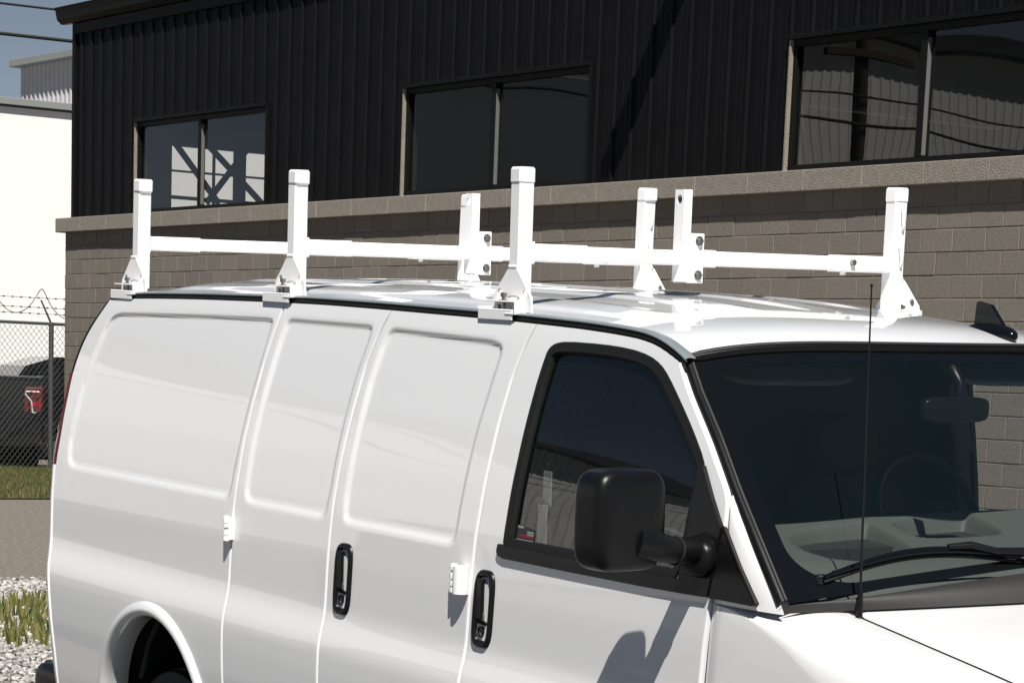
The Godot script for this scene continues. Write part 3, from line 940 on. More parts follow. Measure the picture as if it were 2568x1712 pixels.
func lerp_tab(tab: Array, k: float, key: int, val: int) -> float:
	# tables are ordered along the key, rising or falling
	var up: bool = tab[0][key] < tab[tab.size() - 1][key]
	for i in tab.size() - 1:
		var a: Array = tab[i] if up else tab[i + 1]
		var b: Array = tab[i + 1] if up else tab[i]
		if k >= a[key] and k <= b[key]:
			return lerpf(a[val], b[val], (k - a[key]) / maxf(b[key] - a[key], 1e-6))
	var low: bool = k < minf(tab[0][key], tab[tab.size() - 1][key])
	var e: Array = tab[0] if low == up else tab[tab.size() - 1]
	return e[val]


func smooth_tab(tab: Array, key: int, val: int, lo: float, hi: float, n: int, rad: int) -> PackedFloat32Array:
	var raw := PackedFloat32Array()
	for i in n + 1:
		raw.append(lerp_tab(tab, lerpf(lo, hi, float(i) / n), key, val))
	for pass_ in 2:
		var o := raw.duplicate()
		for i in n + 1:
			var r := mini(rad, mini(i, n - i))
			var s := 0.0
			for j in range(i - r, i + r + 1):
				s += raw[j]
			o[i] = s / (2 * r + 1)
		raw = o
	return raw


func tab_at(t: PackedFloat32Array, lo: float, hi: float, k: float) -> float:
	var u := clampf((k - lo) / (hi - lo), 0.0, 1.0) * (t.size() - 1)
	var i := mini(int(u), t.size() - 2)
	return lerpf(t[i], t[i + 1], u - i)


var side_t := PackedFloat32Array()
var rail_t := PackedFloat32Array()


func zs(y: float) -> float:
	return tab_at(side_t, 0.1, 2.4, y)


func rail_y(x: float) -> float:
	return tab_at(rail_t, -0.69, 2.875, x)


func nose(x: float) -> float:
	return 0.0 if x < 3.2 else -0.035 * (x - 3.2) * (x - 3.2)


func pv(a: Array) -> PackedVector2Array:
	var r := PackedVector2Array()
	for q in a:
		r.append(Vector2(q[0], q[1]))
	return r


func chaikin(p: PackedVector2Array, times := 1) -> PackedVector2Array:
	for k in times:
		var r := PackedVector2Array()
		for i in p.size():
			var a := p[i]
			var b := p[(i + 1) % p.size()]
			r.append(a.lerp(b, 0.25))
			r.append(a.lerp(b, 0.75))
		p = r
	return p


func resample(p: PackedVector2Array, step: float) -> PackedVector2Array:
	var r := PackedVector2Array()
	for i in p.size():
		var a := p[i]
		var b := p[(i + 1) % p.size()]
		var k := maxi(1, int(round(a.distance_to(b) / step)))
		for j in k:
			r.append(a.lerp(b, float(j) / k))
	return r


func sdist(p: Vector2, poly: PackedVector2Array) -> float:
	var d := 1e9
	for i in poly.size():
		d = minf(d, p.distance_squared_to(Geometry2D.get_closest_point_to_segment(p, poly[i], poly[(i + 1) % poly.size()])))
	d = sqrt(d)
	return -d if Geometry2D.is_point_in_polygon(p, poly) else d


# one pressed panel of the side between two edge curves
func side_panel(xl: Array, xr: Array, bot: float, recess: PackedVector2Array, inner: Rect2, hole: PackedVector2Array, step := 0.009, depth := 0.010, mirror := false) -> Sh:
	var lt := smooth_tab(xl, 1, 0, 0.4, 2.1, 340, 8)
	var rt := smooth_tab(xr, 1, 0, 0.4, 2.1, 340, 3)
	var wid := tab_at(rt, 0.4, 2.1, 1.5) - tab_at(lt, 0.4, 2.1, 1.5)
	var us := PackedFloat32Array()
	for d in [0.002, 0.0026, 0.0035, 0.005, 0.008, 0.012]:
		us.append(d / wid)
	var n := int(wid / step)
	for i in range(2, n - 1):
		us.append(float(i) / n)
	for d in [0.012, 0.008, 0.005, 0.0035, 0.0026, 0.002]:
		us.append(1.0 - d / wid)
	var ys := PackedFloat32Array()
	var y := bot
	while y < 2.10:
		ys.append(y)
		y += 0.05 if y < 0.62 else step
	ys.append(2.10)
	var box := Rect2()
	if recess.size():
		box = Rect2(recess[0], Vector2.ZERO)
		for q in recess:
			box = box.expand(q)
		box = box.grow(0.012)
	var rows := []
	var flat := []
	for yn in ys:
		var row := PackedVector3Array()
		var fr := PackedVector2Array()
		for u in us:
			var x := lerpf(tab_at(lt, 0.4, 2.1, yn), tab_at(rt, 0.4, 2.1, yn), u)
			var yy := minf(yn, rail_y(x) - 0.015)
			if yy < yn:
				x = lerpf(tab_at(lt, 0.4, 2.1, yy), tab_at(rt, 0.4, 2.1, yy), u)
			var z := zs(yy) + nose(x)
			var dl := minf(u, 1.0 - u) * wid
			if dl < 0.0065:
				z -= 0.014 * pow(1.0 - (dl - 0.002) / 0.0045, 2.0)
			if recess.size() and box.has_point(Vector2(x, yy)):
				var d := -1.0
				if not inner.has_point(Vector2(x, yy)):
					d = sdist(Vector2(x, yy), recess)
				z -= depth * smoothstep(0.003, -0.016, d)
			row.append(Vector3(x, yy, -z if mirror else z))
			fr.append(Vector2(x, yy))
		rows.append(row)
		flat.append(fr)
	var mask := PackedByteArray()
	if hole.size():
		var hb := Rect2(hole[0], Vector2.ZERO)
		for q in hole:
			hb = hb.expand(q)
		mask.resize((ys.size() - 1) * (us.size() - 1))
		mask.fill(1)
		for j in ys.size() - 1:
			for i in us.size() - 1:
				var c: Vector2 = (flat[j][i] + flat[j + 1][i + 1]) * 0.5
				if hb.has_point(c) and Geometry2D.is_point_in_polygon(c, hole):
					mask[j * (us.size() - 1) + i] = 0
	var sh := Sh.new()
	sh.grid(rows, Vector3(0, 0, -1 if mirror else 1), null, mask if mask.size() else null)
	return sh


# band along a closed outline on the side: rows of (inward shift, lift)
func band(poly: PackedVector2Array, prof: Array, lift := 0.0, mirror := false) -> Sh:
	var cw := Geometry2D.is_polygon_clockwise(poly)
	var rows := []
	for q in prof:
		var row := PackedVector3Array()
		for i in poly.size() + 1:
			var k := i % poly.size()
			var a := poly[(k + poly.size() - 1) % poly.size()]
			var b := poly[(k + 1) % poly.size()]
			var t := (b - a).normalized()
			var nn := Vector2(-t.y, t.x) * (-1.0 if cw else 1.0)
			var p: Vector2 = poly[k] + nn * q[0]
			var z: float = zs(p.y) + nose(p.x) + q[1] + lift
			row.append(Vector3(p.x, p.y, -z if mirror else z))
		rows.append(row)
	return Sh.new().grid(rows, Vector3(0, 0, -1 if mirror else 1))


# thin plate lying on the side, with an edge
func plate(poly: PackedVector2Array, lift: float) -> Sh:
	var sh := Sh.new()
	var t := Geometry2D.triangulate_polygon(poly)
	var base := sh.v.size()
	for p in poly:
		sh.vert(Vector3(p.x, p.y, zs(p.y) + nose(p.x) + lift), Vector3(0, (zs(p.y - 0.03) - zs(p.y + 0.03)) / 0.06, 1).normalized())
	for i in range(0, t.size(), 3):
		sh.face(base + t[i], base + t[i + 1], base + t[i + 2])
	var cw := Geometry2D.is_polygon_clockwise(poly)
	for i in poly.size():
		var a := poly[i]
		var b := poly[(i + 1) % poly.size()]
		var e := b - a
		var o := Vector2(e.y, -e.x) * (-1.0 if cw else 1.0)
		var za := zs(a.y) + nose(a.x)
		var zb := zs(b.y) + nose(b.x)
		sh.quad(Vector3(a.x, a.y, za + lift), Vector3(b.x, b.y, zb + lift), Vector3(b.x, b.y, zb - 0.02), Vector3(a.x, a.y, za - 0.02), Vector3(o.x, o.y, 0))
	return sh


# windshield surface: s across (-1 far side .. 1 near side), t from base to header
var ws_len := PackedFloat32Array()


func ws(s: float, t: float) -> Vector3:
	var i := 0
	while i < 4 and t > ws_len[i + 1]:
		i += 1
	var k := (t - ws_len[i]) / (ws_len[i + 1] - ws_len[i])
	var a: Array = WS_E[i]
	var b: Array = WS_E[i + 1]
	var e := Vector3(lerpf(a[0], b[0], k), lerpf(a[1], b[1], k), lerpf(a[2], b[2], k))
	var q := absf(s)
	return Vector3(e.x + lerpf(0.15, 0.13, t) * (1.0 - s * s), e.y + lerpf(0.092 * (1.0 - pow(q, 1.5)), 0.04 * (1.0 - pow(q, 5.0)), t), e.z * s)


func ws_off(s: float, t: float, off: float) -> Vector3:
	var d := 0.01
	var du := ws(clampf(s + d, -1.05, 1.05), t) - ws(s - d, t)
	var dv := ws(s, t + d) - ws(s, t - d)
	return ws(s, t) + dv.cross(du).normalized() * off


func ws_loop(mx: float, my0: float, my1: float, r0: float, r1: float) -> Array:
	# rounded rectangle in metres, given back as (s, t) with the matching outer points
	var ins := PackedVector2Array()
	var outs := PackedVector2Array()
	var hw := 0.80
	var hl := 0.40
	var cx := [hw - mx, hw - mx, -hw + mx, -hw + mx]
	var cy := [-hl + my0, hl - my1, hl - my1, -hl + my0]
	var rr := [r0, r1, r1, r0]
	for c in 4:
		var r: float = rr[c]
		var sx := 1.0 if c < 2 else -1.0
		var sy := -1.0 if c == 0 or c == 3 else 1.0
		var o := Vector2(cx[c] - sx * r, cy[c] - sy * r)
		for k in 13:
			var f := k / 12.0
			var a := -PI / 2 + c * PI / 2 + f * PI / 2
			var p := o + Vector2(cos(a), sin(a)) * r
			ins.append(p)
			# the outer border runs to the corner in two halves
			var ox := sx * hw
			var oy := sy * hl
			var horizontal_first := c == 0 or c == 2
			var q := Vector2(lerpf(o.x, ox, minf(1.0, f * 2.0)), oy) if horizontal_first else Vector2(ox, lerpf(o.y, oy, minf(1.0, f * 2.0)))
			if f > 0.5:
				q = Vector2(ox, lerpf(oy, o.y, f * 2.0 - 1.0)) if horizontal_first else Vector2(lerpf(ox, o.x, f * 2.0 - 1.0), oy)
			outs.append(q)
		# straight run to the next corner
		var c2 := (c + 1) % 4
		var sx2 := 1.0 if c2 < 2 else -1.0
		var sy2 := -1.0 if c2 == 0 or c2 == 3 else 1.0
		var o2 := Vector2(cx[c2] - sx2 * rr[c2], cy[c2] - sy2 * rr[c2])
		var a2 := -PI / 2 + c2 * PI / 2
		var p2 := o2 + Vector2(cos(a2), sin(a2)) * float(rr[c2])
		var p1 := ins[ins.size() - 1]
		var q1 := outs[outs.size() - 1]
		var horizontal_next := c2 == 0 or c2 == 2
		var q2 := Vector2(o2.x, sy2 * hl) if horizontal_next else Vector2(sx2 * hw, o2.y)
		for k in range(1, 24):
			ins.append(p1.lerp(p2, k / 24.0))
			outs.append(q1.lerp(q2, k / 24.0))
	var res := [PackedVector2Array(), PackedVector2Array()]
	for i in ins.size():
		res[0].append(Vector2(ins[i].x / hw, ins[i].y / hl * 0.5 + 0.5))
		res[1].append(Vector2(outs[i].x / hw, outs[i].y / hl * 0.5 + 0.5))
	return res


func hood_y(x: float, z: float) -> float:
	var xr := 3.40 + 0.26 * (1.0 - pow(z / 0.86, 2.0))
	return 1.395 + 0.035 * (1.0 - pow(z / 0.86, 2.0)) - 0.150 * (x - xr) - 0.04 * maxf(0.0, x - 3.9) * (x - 3.9) - (0.45 * pow(maxf(0.0, x - 4.45), 2.0))


func roof_pt(u: float, s: float) -> Vector3:
	var zr := 0.722
	var xf := 2.834 + 0.13 * (1.0 - s * s)
	var xb := -0.665 - 0.05 * (1.0 - s * s)
	var x := lerpf(xb, xf, u)
	var yr := rail_y(lerpf(-0.66, 2.834, u)) + 0.004
	var cr := 0.062 if u < 0.72 else lerpf(0.062, 0.034, smoothstep(0.72, 1.0, u))
	if u < 0.1:
		cr = lerpf(0.045, 0.062, smoothstep(0.0, 0.1, u))
	var y := yr + cr * (1.0 - pow(absf(s), 2.4))
	# pressed ribs along the roof
	var on := smoothstep(0.06, 0.12, u) * smoothstep(0.88, 0.80, u)
	var z := zr * s
	var rib := 0.0
	for c in [-0.56, -0.28, 0.0, 0.28, 0.56]:
		rib = maxf(rib, smoothstep(0.085, 0.05, absf(z - c)))
	y += 0.006 * rib * on
	return Vector3(x, y, z)


func make_van() -> void:
	side_t = smooth_tab(SIDE, 0, 1, 0.1, 2.4, 920, 10)
	rail_t = smooth_tab(RAIL, 0, 1, -0.69, 2.875, 720, 14)
	ws_len = PackedFloat32Array([0.0])
	for i in 5:
		var a: Array = WS_E[i]
		var b: Array = WS_E[i + 1]
		ws_len.append(ws_len[i] + Vector3(a[0], a[1], a[2]).distance_to(Vector3(b[0], b[1], b[2])))
	for i in 6:
		ws_len[i] /= ws_len[5] if i < 5 else 1.0
	ws_len[5] = 1.0
	var van := thing("cargo_van", "glossy white cargo van with black door mirror parked before the dark building", "van", VAN)
	var W: Material = M.van_white
	# --- side
	var p_rear := pv([[-0.635, 1.97], [-0.598, 1.984], [-0.549, 1.991], [0.023, 2.003], [0.556, 2.010], [0.593, 2.008], [0.61, 2.0], [0.609, 1.98], [0.560, 1.618], [0.542, 1.46], [0.529, 1.428], [0.493, 1.422], [-0.724, 1.422], [-0.766, 1.431], [-0.785, 1.45], [-0.794, 1.523], [-0.755, 1.73], [-0.704, 1.853], [-0.666, 1.93]])
	var p_mid := pv([[0.701, 2.001], [0.715, 2.010], [0.738, 2.013], [1.217, 2.011], [1.248, 2.007], [1.259, 1.994], [1.254, 1.964], [1.226, 1.84], [1.211, 1.664], [1.200, 1.494], [1.193, 1.445], [1.176, 1.424], [1.15, 1.420], [0.700, 1.420], [0.668, 1.424], [0.648, 1.436], [0.638, 1.460], [0.644, 1.625], [0.662, 1.805], [0.683, 1.938]])
	var p_front := pv([[1.352, 1.992], [1.37, 2.003], [1.397, 2.006], [1.934, 1.993], [1.98, 1.986], [2.002, 1.974], [2.005, 1.954], [1.992, 1.866], [1.970, 1.718], [1.957, 1.534], [1.953, 1.445], [1.941, 1.423], [1.917, 1.418], [1.343, 1.418], [1.314, 1.422], [1.299, 1.437], [1.293, 1.504], [1.299, 1.671], [1.313, 1.845], [1.335, 1.952]])
	var p_win := pv([[2.239, 1.962], [2.247, 1.977], [2.264, 1.987], [2.31, 1.994], [2.48, 1.994], [2.613, 1.988], [2.703, 1.975], [2.761, 1.956], [2.806, 1.929], [2.878, 1.873], [2.962, 1.803], [3.034, 1.735], [3.042, 1.712], [3.036, 1.60], [3.032, 1.442], [2.891, 1.441], [2.548, 1.441], [2.238, 1.441], [2.212, 1.441], [2.212, 1.50], [2.217, 1.677], [2.225, 1.856]])
	var arch := PackedVector2Array()
	for i in 41:
		var a := lerpf(PI + 0.45, -0.45, i / 40.0)
		arch.append(Vector2(0.02 + 0.444 * cos(a), 0.555 + 0.444 * sin(a)))
	arch.append(Vector2(0.40, 0.2))
	arch.append(Vector2(-0.36, 0.2))
	var rq := obj("rear_side_panel", side_panel(REAR_E, GAP1, 0.42, p_rear, Rect2(-0.60, 1.47, 1.06, 0.46), arch), W, van)
	var sr := obj("rear_side_door", side_panel(GAP1, GAP2, 0.42, p_mid, Rect2(0.74, 1.47, 0.40, 0.46), PackedVector2Array()), W, van)
	var sf := obj("front_side_door", side_panel(GAP2, GAP3, 0.42, p_front, Rect2(1.40, 1.47, 0.50, 0.46), PackedVector2Array()), W, van)
	var win_hole := chaikin(p_win, 1)
	var fd := obj("front_door", side_panel(GAP3, DOOR_F, 0.42, win_hole, Rect2(2.30, 1.50, 0.5, 0.38), win_hole, 0.009, 0.007), W, van)
	# the piece of body between the door and the windshield foot
	var ap := Sh.new()
	var rows := []
	for j in 13:
		var t := j / 12.0
		var y := lerpf(1.402, 1.664, t)
		var xa: float = lerp_tab([[3.163, 1.402], [3.181, 1.585], [3.168, 1.640], [3.162, 1.667]], y, 1, 0) + 0.005
		var xb: float = lerp_tab([[3.425, 1.402], [3.408, 1.424], [3.273, 1.561], [3.162, 1.667]], y, 1, 0) + 0.003
		var row := PackedVector3Array()
		for i in 13:
			var x := lerpf(xa, xb, i / 12.0)
			var e := minf(x - xa, 0.008)
			row.append(Vector3(x, y, zs(y) - 0.008 * pow(1.0 - e / 0.008, 2.0) - 0.022 * pow(i / 12.0, 3.0)))
		rows.append(row)
	ap.grid(rows, Vector3(0, 0, 1))
	obj("pillar_foot", ap, W, van)
	# fender: side, shoulder and the strip up to the hood
	rows = []
	for i in 61:
		var x := 3.163 + (4.86 - 3.163) * i / 60.0
		var row := PackedVector3Array()
		var zt := 0.703
		var yh := hood_y(x, zt)
		var sh := smoothstep(3.2, 3.75, x)
		var ry := lerpf(0.02, 0.16, sh)
		if x < 3.46:
			yh = lerpf(1.416, hood_y(3.46, zt), (x - 3.163) / 0.297)
		var yb := yh - ry
		for j in 30:
			var y := lerpf(0.42, yb, j / 29.0)
			row.append(Vector3(x, y, zs(y) + nose(x) - (0.010 * pow(maxf(0.0, 1.0 - (x - 3.163) / 0.03), 2.0))))
		for j in range(1, 15):
			var a := j / 14.0 * PI / 2
			row.append(Vector3(x, yb + ry * sin(a), zt + (zs(yb) + nose(x) - zt) * pow(cos(a), 0.85)))
		rows.append(row)
	var farch := PackedByteArray()
	farch.resize(60 * 43)
	for i in 60:
		for j in 43:
			var p: Vector3 = rows[i][j]
			farch[i * 43 + j] = 0 if Vector2(p.x - 3.87, p.y - 0.555).length() < 0.44 and p.y < 1.0 else 1
	var fe := Sh.new()
	fe.grid(rows, Vector3.ZERO, Vector3(3.9, 0.75, 0.3), farch)
	obj("front_fender", fe, W, van)
	# dark sheet behind the panel gaps
	for side_ in [1.0, -1.0]:
		var in_rows := []
		for j in 40:
			var row := PackedVector3Array()
			var y := lerpf(0.42, 2.03, j / 39.0)
			for i in 50:
				var x := lerpf(-0.62 if y > 1.9 else -0.75, 3.13, i / 49.0)
				row.append(Vector3(x, minf(y, rail_y(x) - 0.03), side_ * (zs(y) - 0.035)))
			in_rows.append(row)
		var mk := PackedByteArray()
		mk.resize(39 * 49)
		for j in 39:
			for i in 49:
				var p: Vector3 = in_rows[j][i]
				mk[j * 49 + i] = 0 if (p.x > 2.14 and p.y > 1.40) or Vector2(p.x - 0.02, p.y - 0.555).length() < 0.47 else 1
		obj("inner_lining", Sh.new().grid(in_rows, Vector3(0, 0, side_), null, mk), M.dark_void, van)
	# --- far side, plain
	var far := side_panel(REAR_E, GAP3, 0.42, PackedVector2Array(), Rect2(), arch, 0.04, 0.0, true)
	obj("far_side_panel", far, W, van)
	obj("far_front_door", side_panel(GAP3, DOOR_F, 0.42, PackedVector2Array(), Rect2(), win_hole, 0.02, 0.0, true), W, van)
	obj("far_window_seal", band(resample(win_hole, 0.02), [[-0.02, 0.001], [0.0, 0.004], [0.03, -0.004], [0.03, -0.02]], 0.0, true), M.rubber, van)
	obj("far_pillar", Sh.new().prism(PackedVector2Array([Vector2(3.16, 1.40), Vector2(3.43, 1.40), Vector2(3.16, 1.67)]), 0.03, Transform3D(Basis.IDENTITY, Vector3(0, 0, -0.86))), W, van)
	obj("far_fender", Sh.new().box(Vector3(4.0, 0.86, -0.80), Vector3(1.68, 0.86, 0.16)), W, van)
	# --- door window
	var seal := resample(win_hole, 0.012)
	obj("window_seal", band(seal, [[-0.010, -0.004], [-0.009, 0.0015], [0.0, 0.003], [0.014, 0.002], [0.022, -0.001], [0.024, -0.016]]), M.rubber, fd)
	var gl := Sh.new()
	rows = []
	for j in 40:
		var row := PackedVector3Array()
		var y := lerpf(1.42, 2.0, j / 39.0)
		for i in 60:
			var x := lerpf(2.2, 3.06, i / 59.0)
			row.append(Vector3(x, y, zs(y) - 0.014))
		rows.append(row)
	var gm := PackedByteArray()
	gm.resize(39 * 59)
	for j in 39:
		for i in 59:
			var p: Vector3 = (rows[j][i] + rows[j + 1][i + 1]) * 0.5
			gm[j * 59 + i] = 1 if sdist(Vector2(p.x, p.y), win_hole) < -0.010 else 0
	gl.grid(rows, Vector3(0, 0, 1), null, gm)
	obj("window_pane", gl, M.door_glass, fd)
	obj("sill_strip", plate(pv([[2.190, 1.4455], [2.238, 1.4455], [2.548, 1.4440], [2.891, 1.4440], [3.036, 1.4440], [3.036, 1.4105], [2.897, 1.4085], [2.554, 1.4075], [2.222, 1.4080], [2.196, 1.414], [2.186, 1.425]]), 0.010), M.black_plastic, fd)
	obj("mirror_base_plate", plate(pv([[3.040, 1.717], [3.052, 1.728], [3.112, 1.655], [3.173, 1.587], [3.158, 1.4135], [3.034, 1.4105], [3.035, 1.449], [3.032, 1.548]]), 0.012), M.black_plastic, fd)
	obj("corner_trim_plate", plate(pv([[3.186, 1.578], [3.195, 1.570], [3.345, 1.420], [3.340, 1.414], [3.170, 1.4135]]), 0.012), M.black_plastic, van)
	obj("corner_trim_bead", Sh.new().tube(PackedVector3Array([Vector3(3.188, 1.585, zs(1.585) + 0.008), Vector3(3.27, 1.500, zs(1.5) + 0.008), Vector3(3.352, 1.418, zs(1.418) + 0.006)]), 0.006, 8), M.rubber, van)
	# sticker inside the lower rear corner of the window
	var stk := Sh.new()
	var zk := 0.857
	stk.quad(Vector3(2.245, 1.505, zs(1.505) - 0.0125), Vector3(2.335, 1.495, zs(1.495) - 0.0125), Vector3(2.335, 1.453, zs(1.453) - 0.0125), Vector3(2.245, 1.463, zs(1.463) - 0.0125), Vector3(0, 0, 1))
	var stick := obj("window_sticker", stk, M.sticker_dark, fd)
	for q in [[2.250, 2.275, 1.4985, 0.006, 0], [2.298, 2.328, 1.490, 0.004, 0], [2.298, 2.328, 1.4835, 0.004, 0], [2.258, 2.325, 1.4755, 0.008, 1], [2.250, 2.330, 1.4635, 0.005, 0]]:
		var y: float = q[2] - (q[0] - 2.25) * 0.06
		obj("print_line", Sh.new().box(Vector3((q[0] + q[1]) / 2, y, zs(y) - 0.0118), Vector3(q[1] - q[0], q[3], 0.0012)), M.sticker_red if q[4] == 1 else M.sticker_grey, stick)
	# --- wheel arch lip, wheel housing
	rows = []
	for q in [[0.470, -0.010], [0.463, 0.002], [0.452, 0.014], [0.436, 0.018], [0.424, 0.014], [0.415, 0.004], [0.410, -0.012], [0.408, -0.05], [0.42, -0.09]]:
		var row := PackedVector3Array()
		for i in 61:
			var a := lerpf(PI + 0.42, -0.42, i / 60.0)
			var y: float = 0.555 + q[0] * sin(a)
			row.append(Vector3(0.02 + q[0] * cos(a), y, zs(y) + q[1]))
		rows.append(row)
	obj("wheel_arch_lip", Sh.new().grid(rows, Vector3(0, 0, 1), Vector3(0.02, 0.555, 0.75)), W, rq)
	rows = []
	for z in [0.85, 0.40]:
		var row := PackedVector3Array()
		for i in 25:
			var a := lerpf(PI + 0.3, -0.3, i / 24.0)
			row.append(Vector3(0.02 + 0.45 * cos(a), 0.56 + 0.45 * sin(a), z))
		rows.append(row)
	var wh := Sh.new().grid(rows, Vector3.UP)
	wh.box(Vector3(0.02, 0.7, 0.41), Vector3(0.95, 0.65, 0.02))
	obj("wheel_housing", wh, M.dark_void, van)
	# liner plates seen just inside the arch
	obj("housing_rib", Sh.new().box(Vector3(-0.12, 0.70, 0.55), Vector3(0.16, 0.012, 0.10)), M.trim_grey, van)
	obj("housing_seam", Sh.new().tube(PackedVector3Array([Vector3(-0.30, 0.70, 0.80), Vector3(-0.26, 0.83, 0.79), Vector3(-0.18, 0.94, 0.78)]), 0.012, 8), M.trim_grey, van)
	# --- handles
	for k in 2:
		handle(sf if k == 0 else fd, Vector2([1.333, 2.136][k], [1.249, 1.257][k]))
	# --- hinges
	var hy := [[0.571, 1.366, 1.289, sr], [2.030, 1.367, 1.291, sf]]
	for k in 2:
		var h: Array = hy[k]
		var hr := part_root("door_hinge", h[3])
		var z0 := zs(1.33) + 0.018
		if k == 0:
			for q in [[1.366, 1.347], [1.345, 1.333], [1.322, 1.308], [1.306, 1.289]]:
				obj("knuckle", Sh.new().cyl(Vector3(h[0], q[0], z0), Vector3(h[0], q[1], z0), 0.0135, 0.0135, 14), M.rack_white, hr)
			obj("pin", Sh.new().cyl(Vector3(h[0], 1.37, z0), Vector3(h[0], 1.285, z0), 0.009, 0.009, 12).box(Vector3(h[0] + 0.008, 1.328, z0 - 0.012), Vector3(0.02, 0.07, 0.026)), M.rack_white, hr)
		else:
			obj("leaf", Sh.new().cyl(Vector3(h[0], 1.366, z0 - 0.001), Vector3(h[0], 1.288, z0 - 0.001), 0.024, 0.024, 18), M.rack_white, hr)
			obj("pin", Sh.new().cyl(Vector3(h[0] - 0.030, 1.371, z0 + 0.004), Vector3(h[0] - 0.030, 1.286, z0 + 0.004), 0.009, 0.009, 12), M.rack_white, hr)
			for q in [1.36, 1.335, 1.315, 1.296]:
				obj("knuckle", Sh.new().cyl(Vector3(h[0] - 0.030, q + 0.006, z0 + 0.004), Vector3(h[0] - 0.030, q - 0.006, z0 + 0.004), 0.0125, 0.0125, 12), M.rack_white, hr)
	# --- mirror
	var mr := part_root("door_mirror", van)
	var mb := Basis.from_euler(Vector3(0, 0.10, 0.0))
	var hs := Sh.new()
	hs.ball(Vector3(3.105, 1.607, 1.122), Vector3(0.062, 0.124, 0.112), 22, 0.42, mb)
	obj("housing", hs, M.black_plastic, mr)
	obj("mirror_glass", Sh.new().cbox(Vector3(3.052, 1.607, 1.128), Vector3(0.01, 0.20, 0.17), 0.004, mb), M.chrome, mr)
	var arm := Sh.new()
	arm.tube(PackedVector3Array([Vector3(3.13, 1.555, 1.10), Vector3(3.135, 1.540, 1.03), Vector3(3.132, 1.530, 0.98), Vector3(3.122, 1.523, 0.92), Vector3(3.116, 1.520, 0.865)]), [0.048, 0.038, 0.033, 0.036, 0.05], 18)
	obj("arm", arm, M.black_plastic, mr)
	obj("pivot", Sh.new().ball(Vector3(3.112, 1.508, 0.885), Vector3(0.062, 0.05, 0.032), 12, 0.8), M.black_plastic, mr)
	obj("arm_joint", Sh.new().tube(PackedVector3Array([Vector3(3.1315, 1.529, 0.972), Vector3(3.131, 1.5285, 0.967)]), 0.0365, 18), M.dark_void, mr)
	# --- rear corner: dark trim, tail lamp, edge of the rear door
	for side_ in [1.0, -1.0]:
		for q in [["rear_trim_strip", 1.765, 2.05, M.black_gloss], ["tail_lamp", 1.425, 1.762, M.tail_red], ["rear_door_edge", 0.44, 1.422, W]]:
			rows = []
			for j in 25:
				var y: float = lerpf(q[1], q[2], j / 24.0)
				var xe := lerp_tab(REAR_E, y, 1, 0) - 0.004
				var xs := lerp_tab(REAR_S, y, 1, 0)
				var z := zs(y)
				var up: float = 0.004 if q[0] != "rear_trim_strip" else 0.0
				var row := PackedVector3Array([Vector3(xe, y, z - 0.02), Vector3(xe - 0.001, y, z + up - 0.004), Vector3(xe - 0.005, y, z + up - 0.001), Vector3(lerpf(xe, xs, 0.5), y, z - 0.006), Vector3(lerpf(xe, xs, 0.85), y, z - 0.020), Vector3(xs, y, z - 0.05), Vector3(xs - 0.012, y, z - 0.12), Vector3(xs - 0.02, y, z - 0.26)])
				for i in row.size():
					row[i].z *= side_
				rows.append(row)
			var o := obj(q[0], Sh.new().grid(rows, Vector3.ZERO, Vector3(0, 1.3, 0)), q[3], van)
			if q[0] == "tail_lamp":
				rows = []
				for j in 8:
					var y := lerpf(1.547, 1.612, j / 7.0)
					var xe := lerp_tab(REAR_E, y, 1, 0) - 0.022
					var xs := lerp_tab(REAR_S, y, 1, 0)
					var z := zs(y)
					rows.append(PackedVector3Array([Vector3(xe, y, side_ * (z + 0.001)), Vector3(lerpf(xe, xs, 0.55), y, side_ * (z - 0.008)), Vector3(xs - 0.003, y, side_ * (z - 0.05)), Vector3(xs - 0.016, y, side_ * (z - 0.12))]))
				obj("backup_lens", Sh.new().grid(rows, Vector3.ZERO, Vector3(0, 1.3, 0)), M.reflector_white, o)
	rows = []
	for j in 25:
		var y := lerpf(0.44, 2.05, j / 24.0)
		var xs := lerp_tab(REAR_S, y, 1, 0) - 0.015
		rows.append(PackedVector3Array([Vector3(xs, y, zs(y) - 0.24), Vector3(xs - 0.02, y, 0.0), Vector3(xs, y, -zs(y) + 0.24)]))
	obj("rear_door", Sh.new().grid(rows, Vector3.LEFT), W, van)
	var bp := Sh.new()
	bp.cbox(Vector3(-1.05, 0.535, 0.0), Vector3(0.26, 0.22, 1.70), 0.035)
	obj("rear_bumper", bp, M.black_plastic, van)
	obj("bumper_end_cap", Sh.new().ball(Vector3(-1.01, 0.53, 0.80), Vector3(0.15, 0.118, 0.075), 14, 0.45), M.black_plastic, van)
	# --- drip rail
	for side_ in [1.0, -1.0]:
		var lip := []
		var chan := []
		var under := []
		for i in 141:
			var x := lerpf(-0.675, 2.872, i / 140.0)
			var y := rail_y(x)
			var z := zs(y)
			lip.append(PackedVector3Array([Vector3(x, y + 0.009, side_ * (z - 0.03)), Vector3(x, y + 0.011, side_ * (z - 0.008)), Vector3(x, y + 0.009, side_ * (z + 0.001)), Vector3(x, y + 0.005, side_ * (z + 0.004)), Vector3(x, y + 0.002, side_ * (z + 0.003)), Vector3(x, y + 0.001, side_ * (z - 0.004))]))
			chan.append(PackedVector3Array([Vector3(x, y + 0.004, side_ * (z - 0.004)), Vector3(x, y - 0.003, side_ * (z + 0.001)), Vector3(x, y - 0.012, side_ * (z + 0.002)), Vector3(x, y - 0.020, side_ * (z - 0.004))]))
		obj("drip_rail", Sh.new().grid(lip, Vector3.ZERO, Vector3(1.0, 1.6, 0)), M.rail_metal, van)
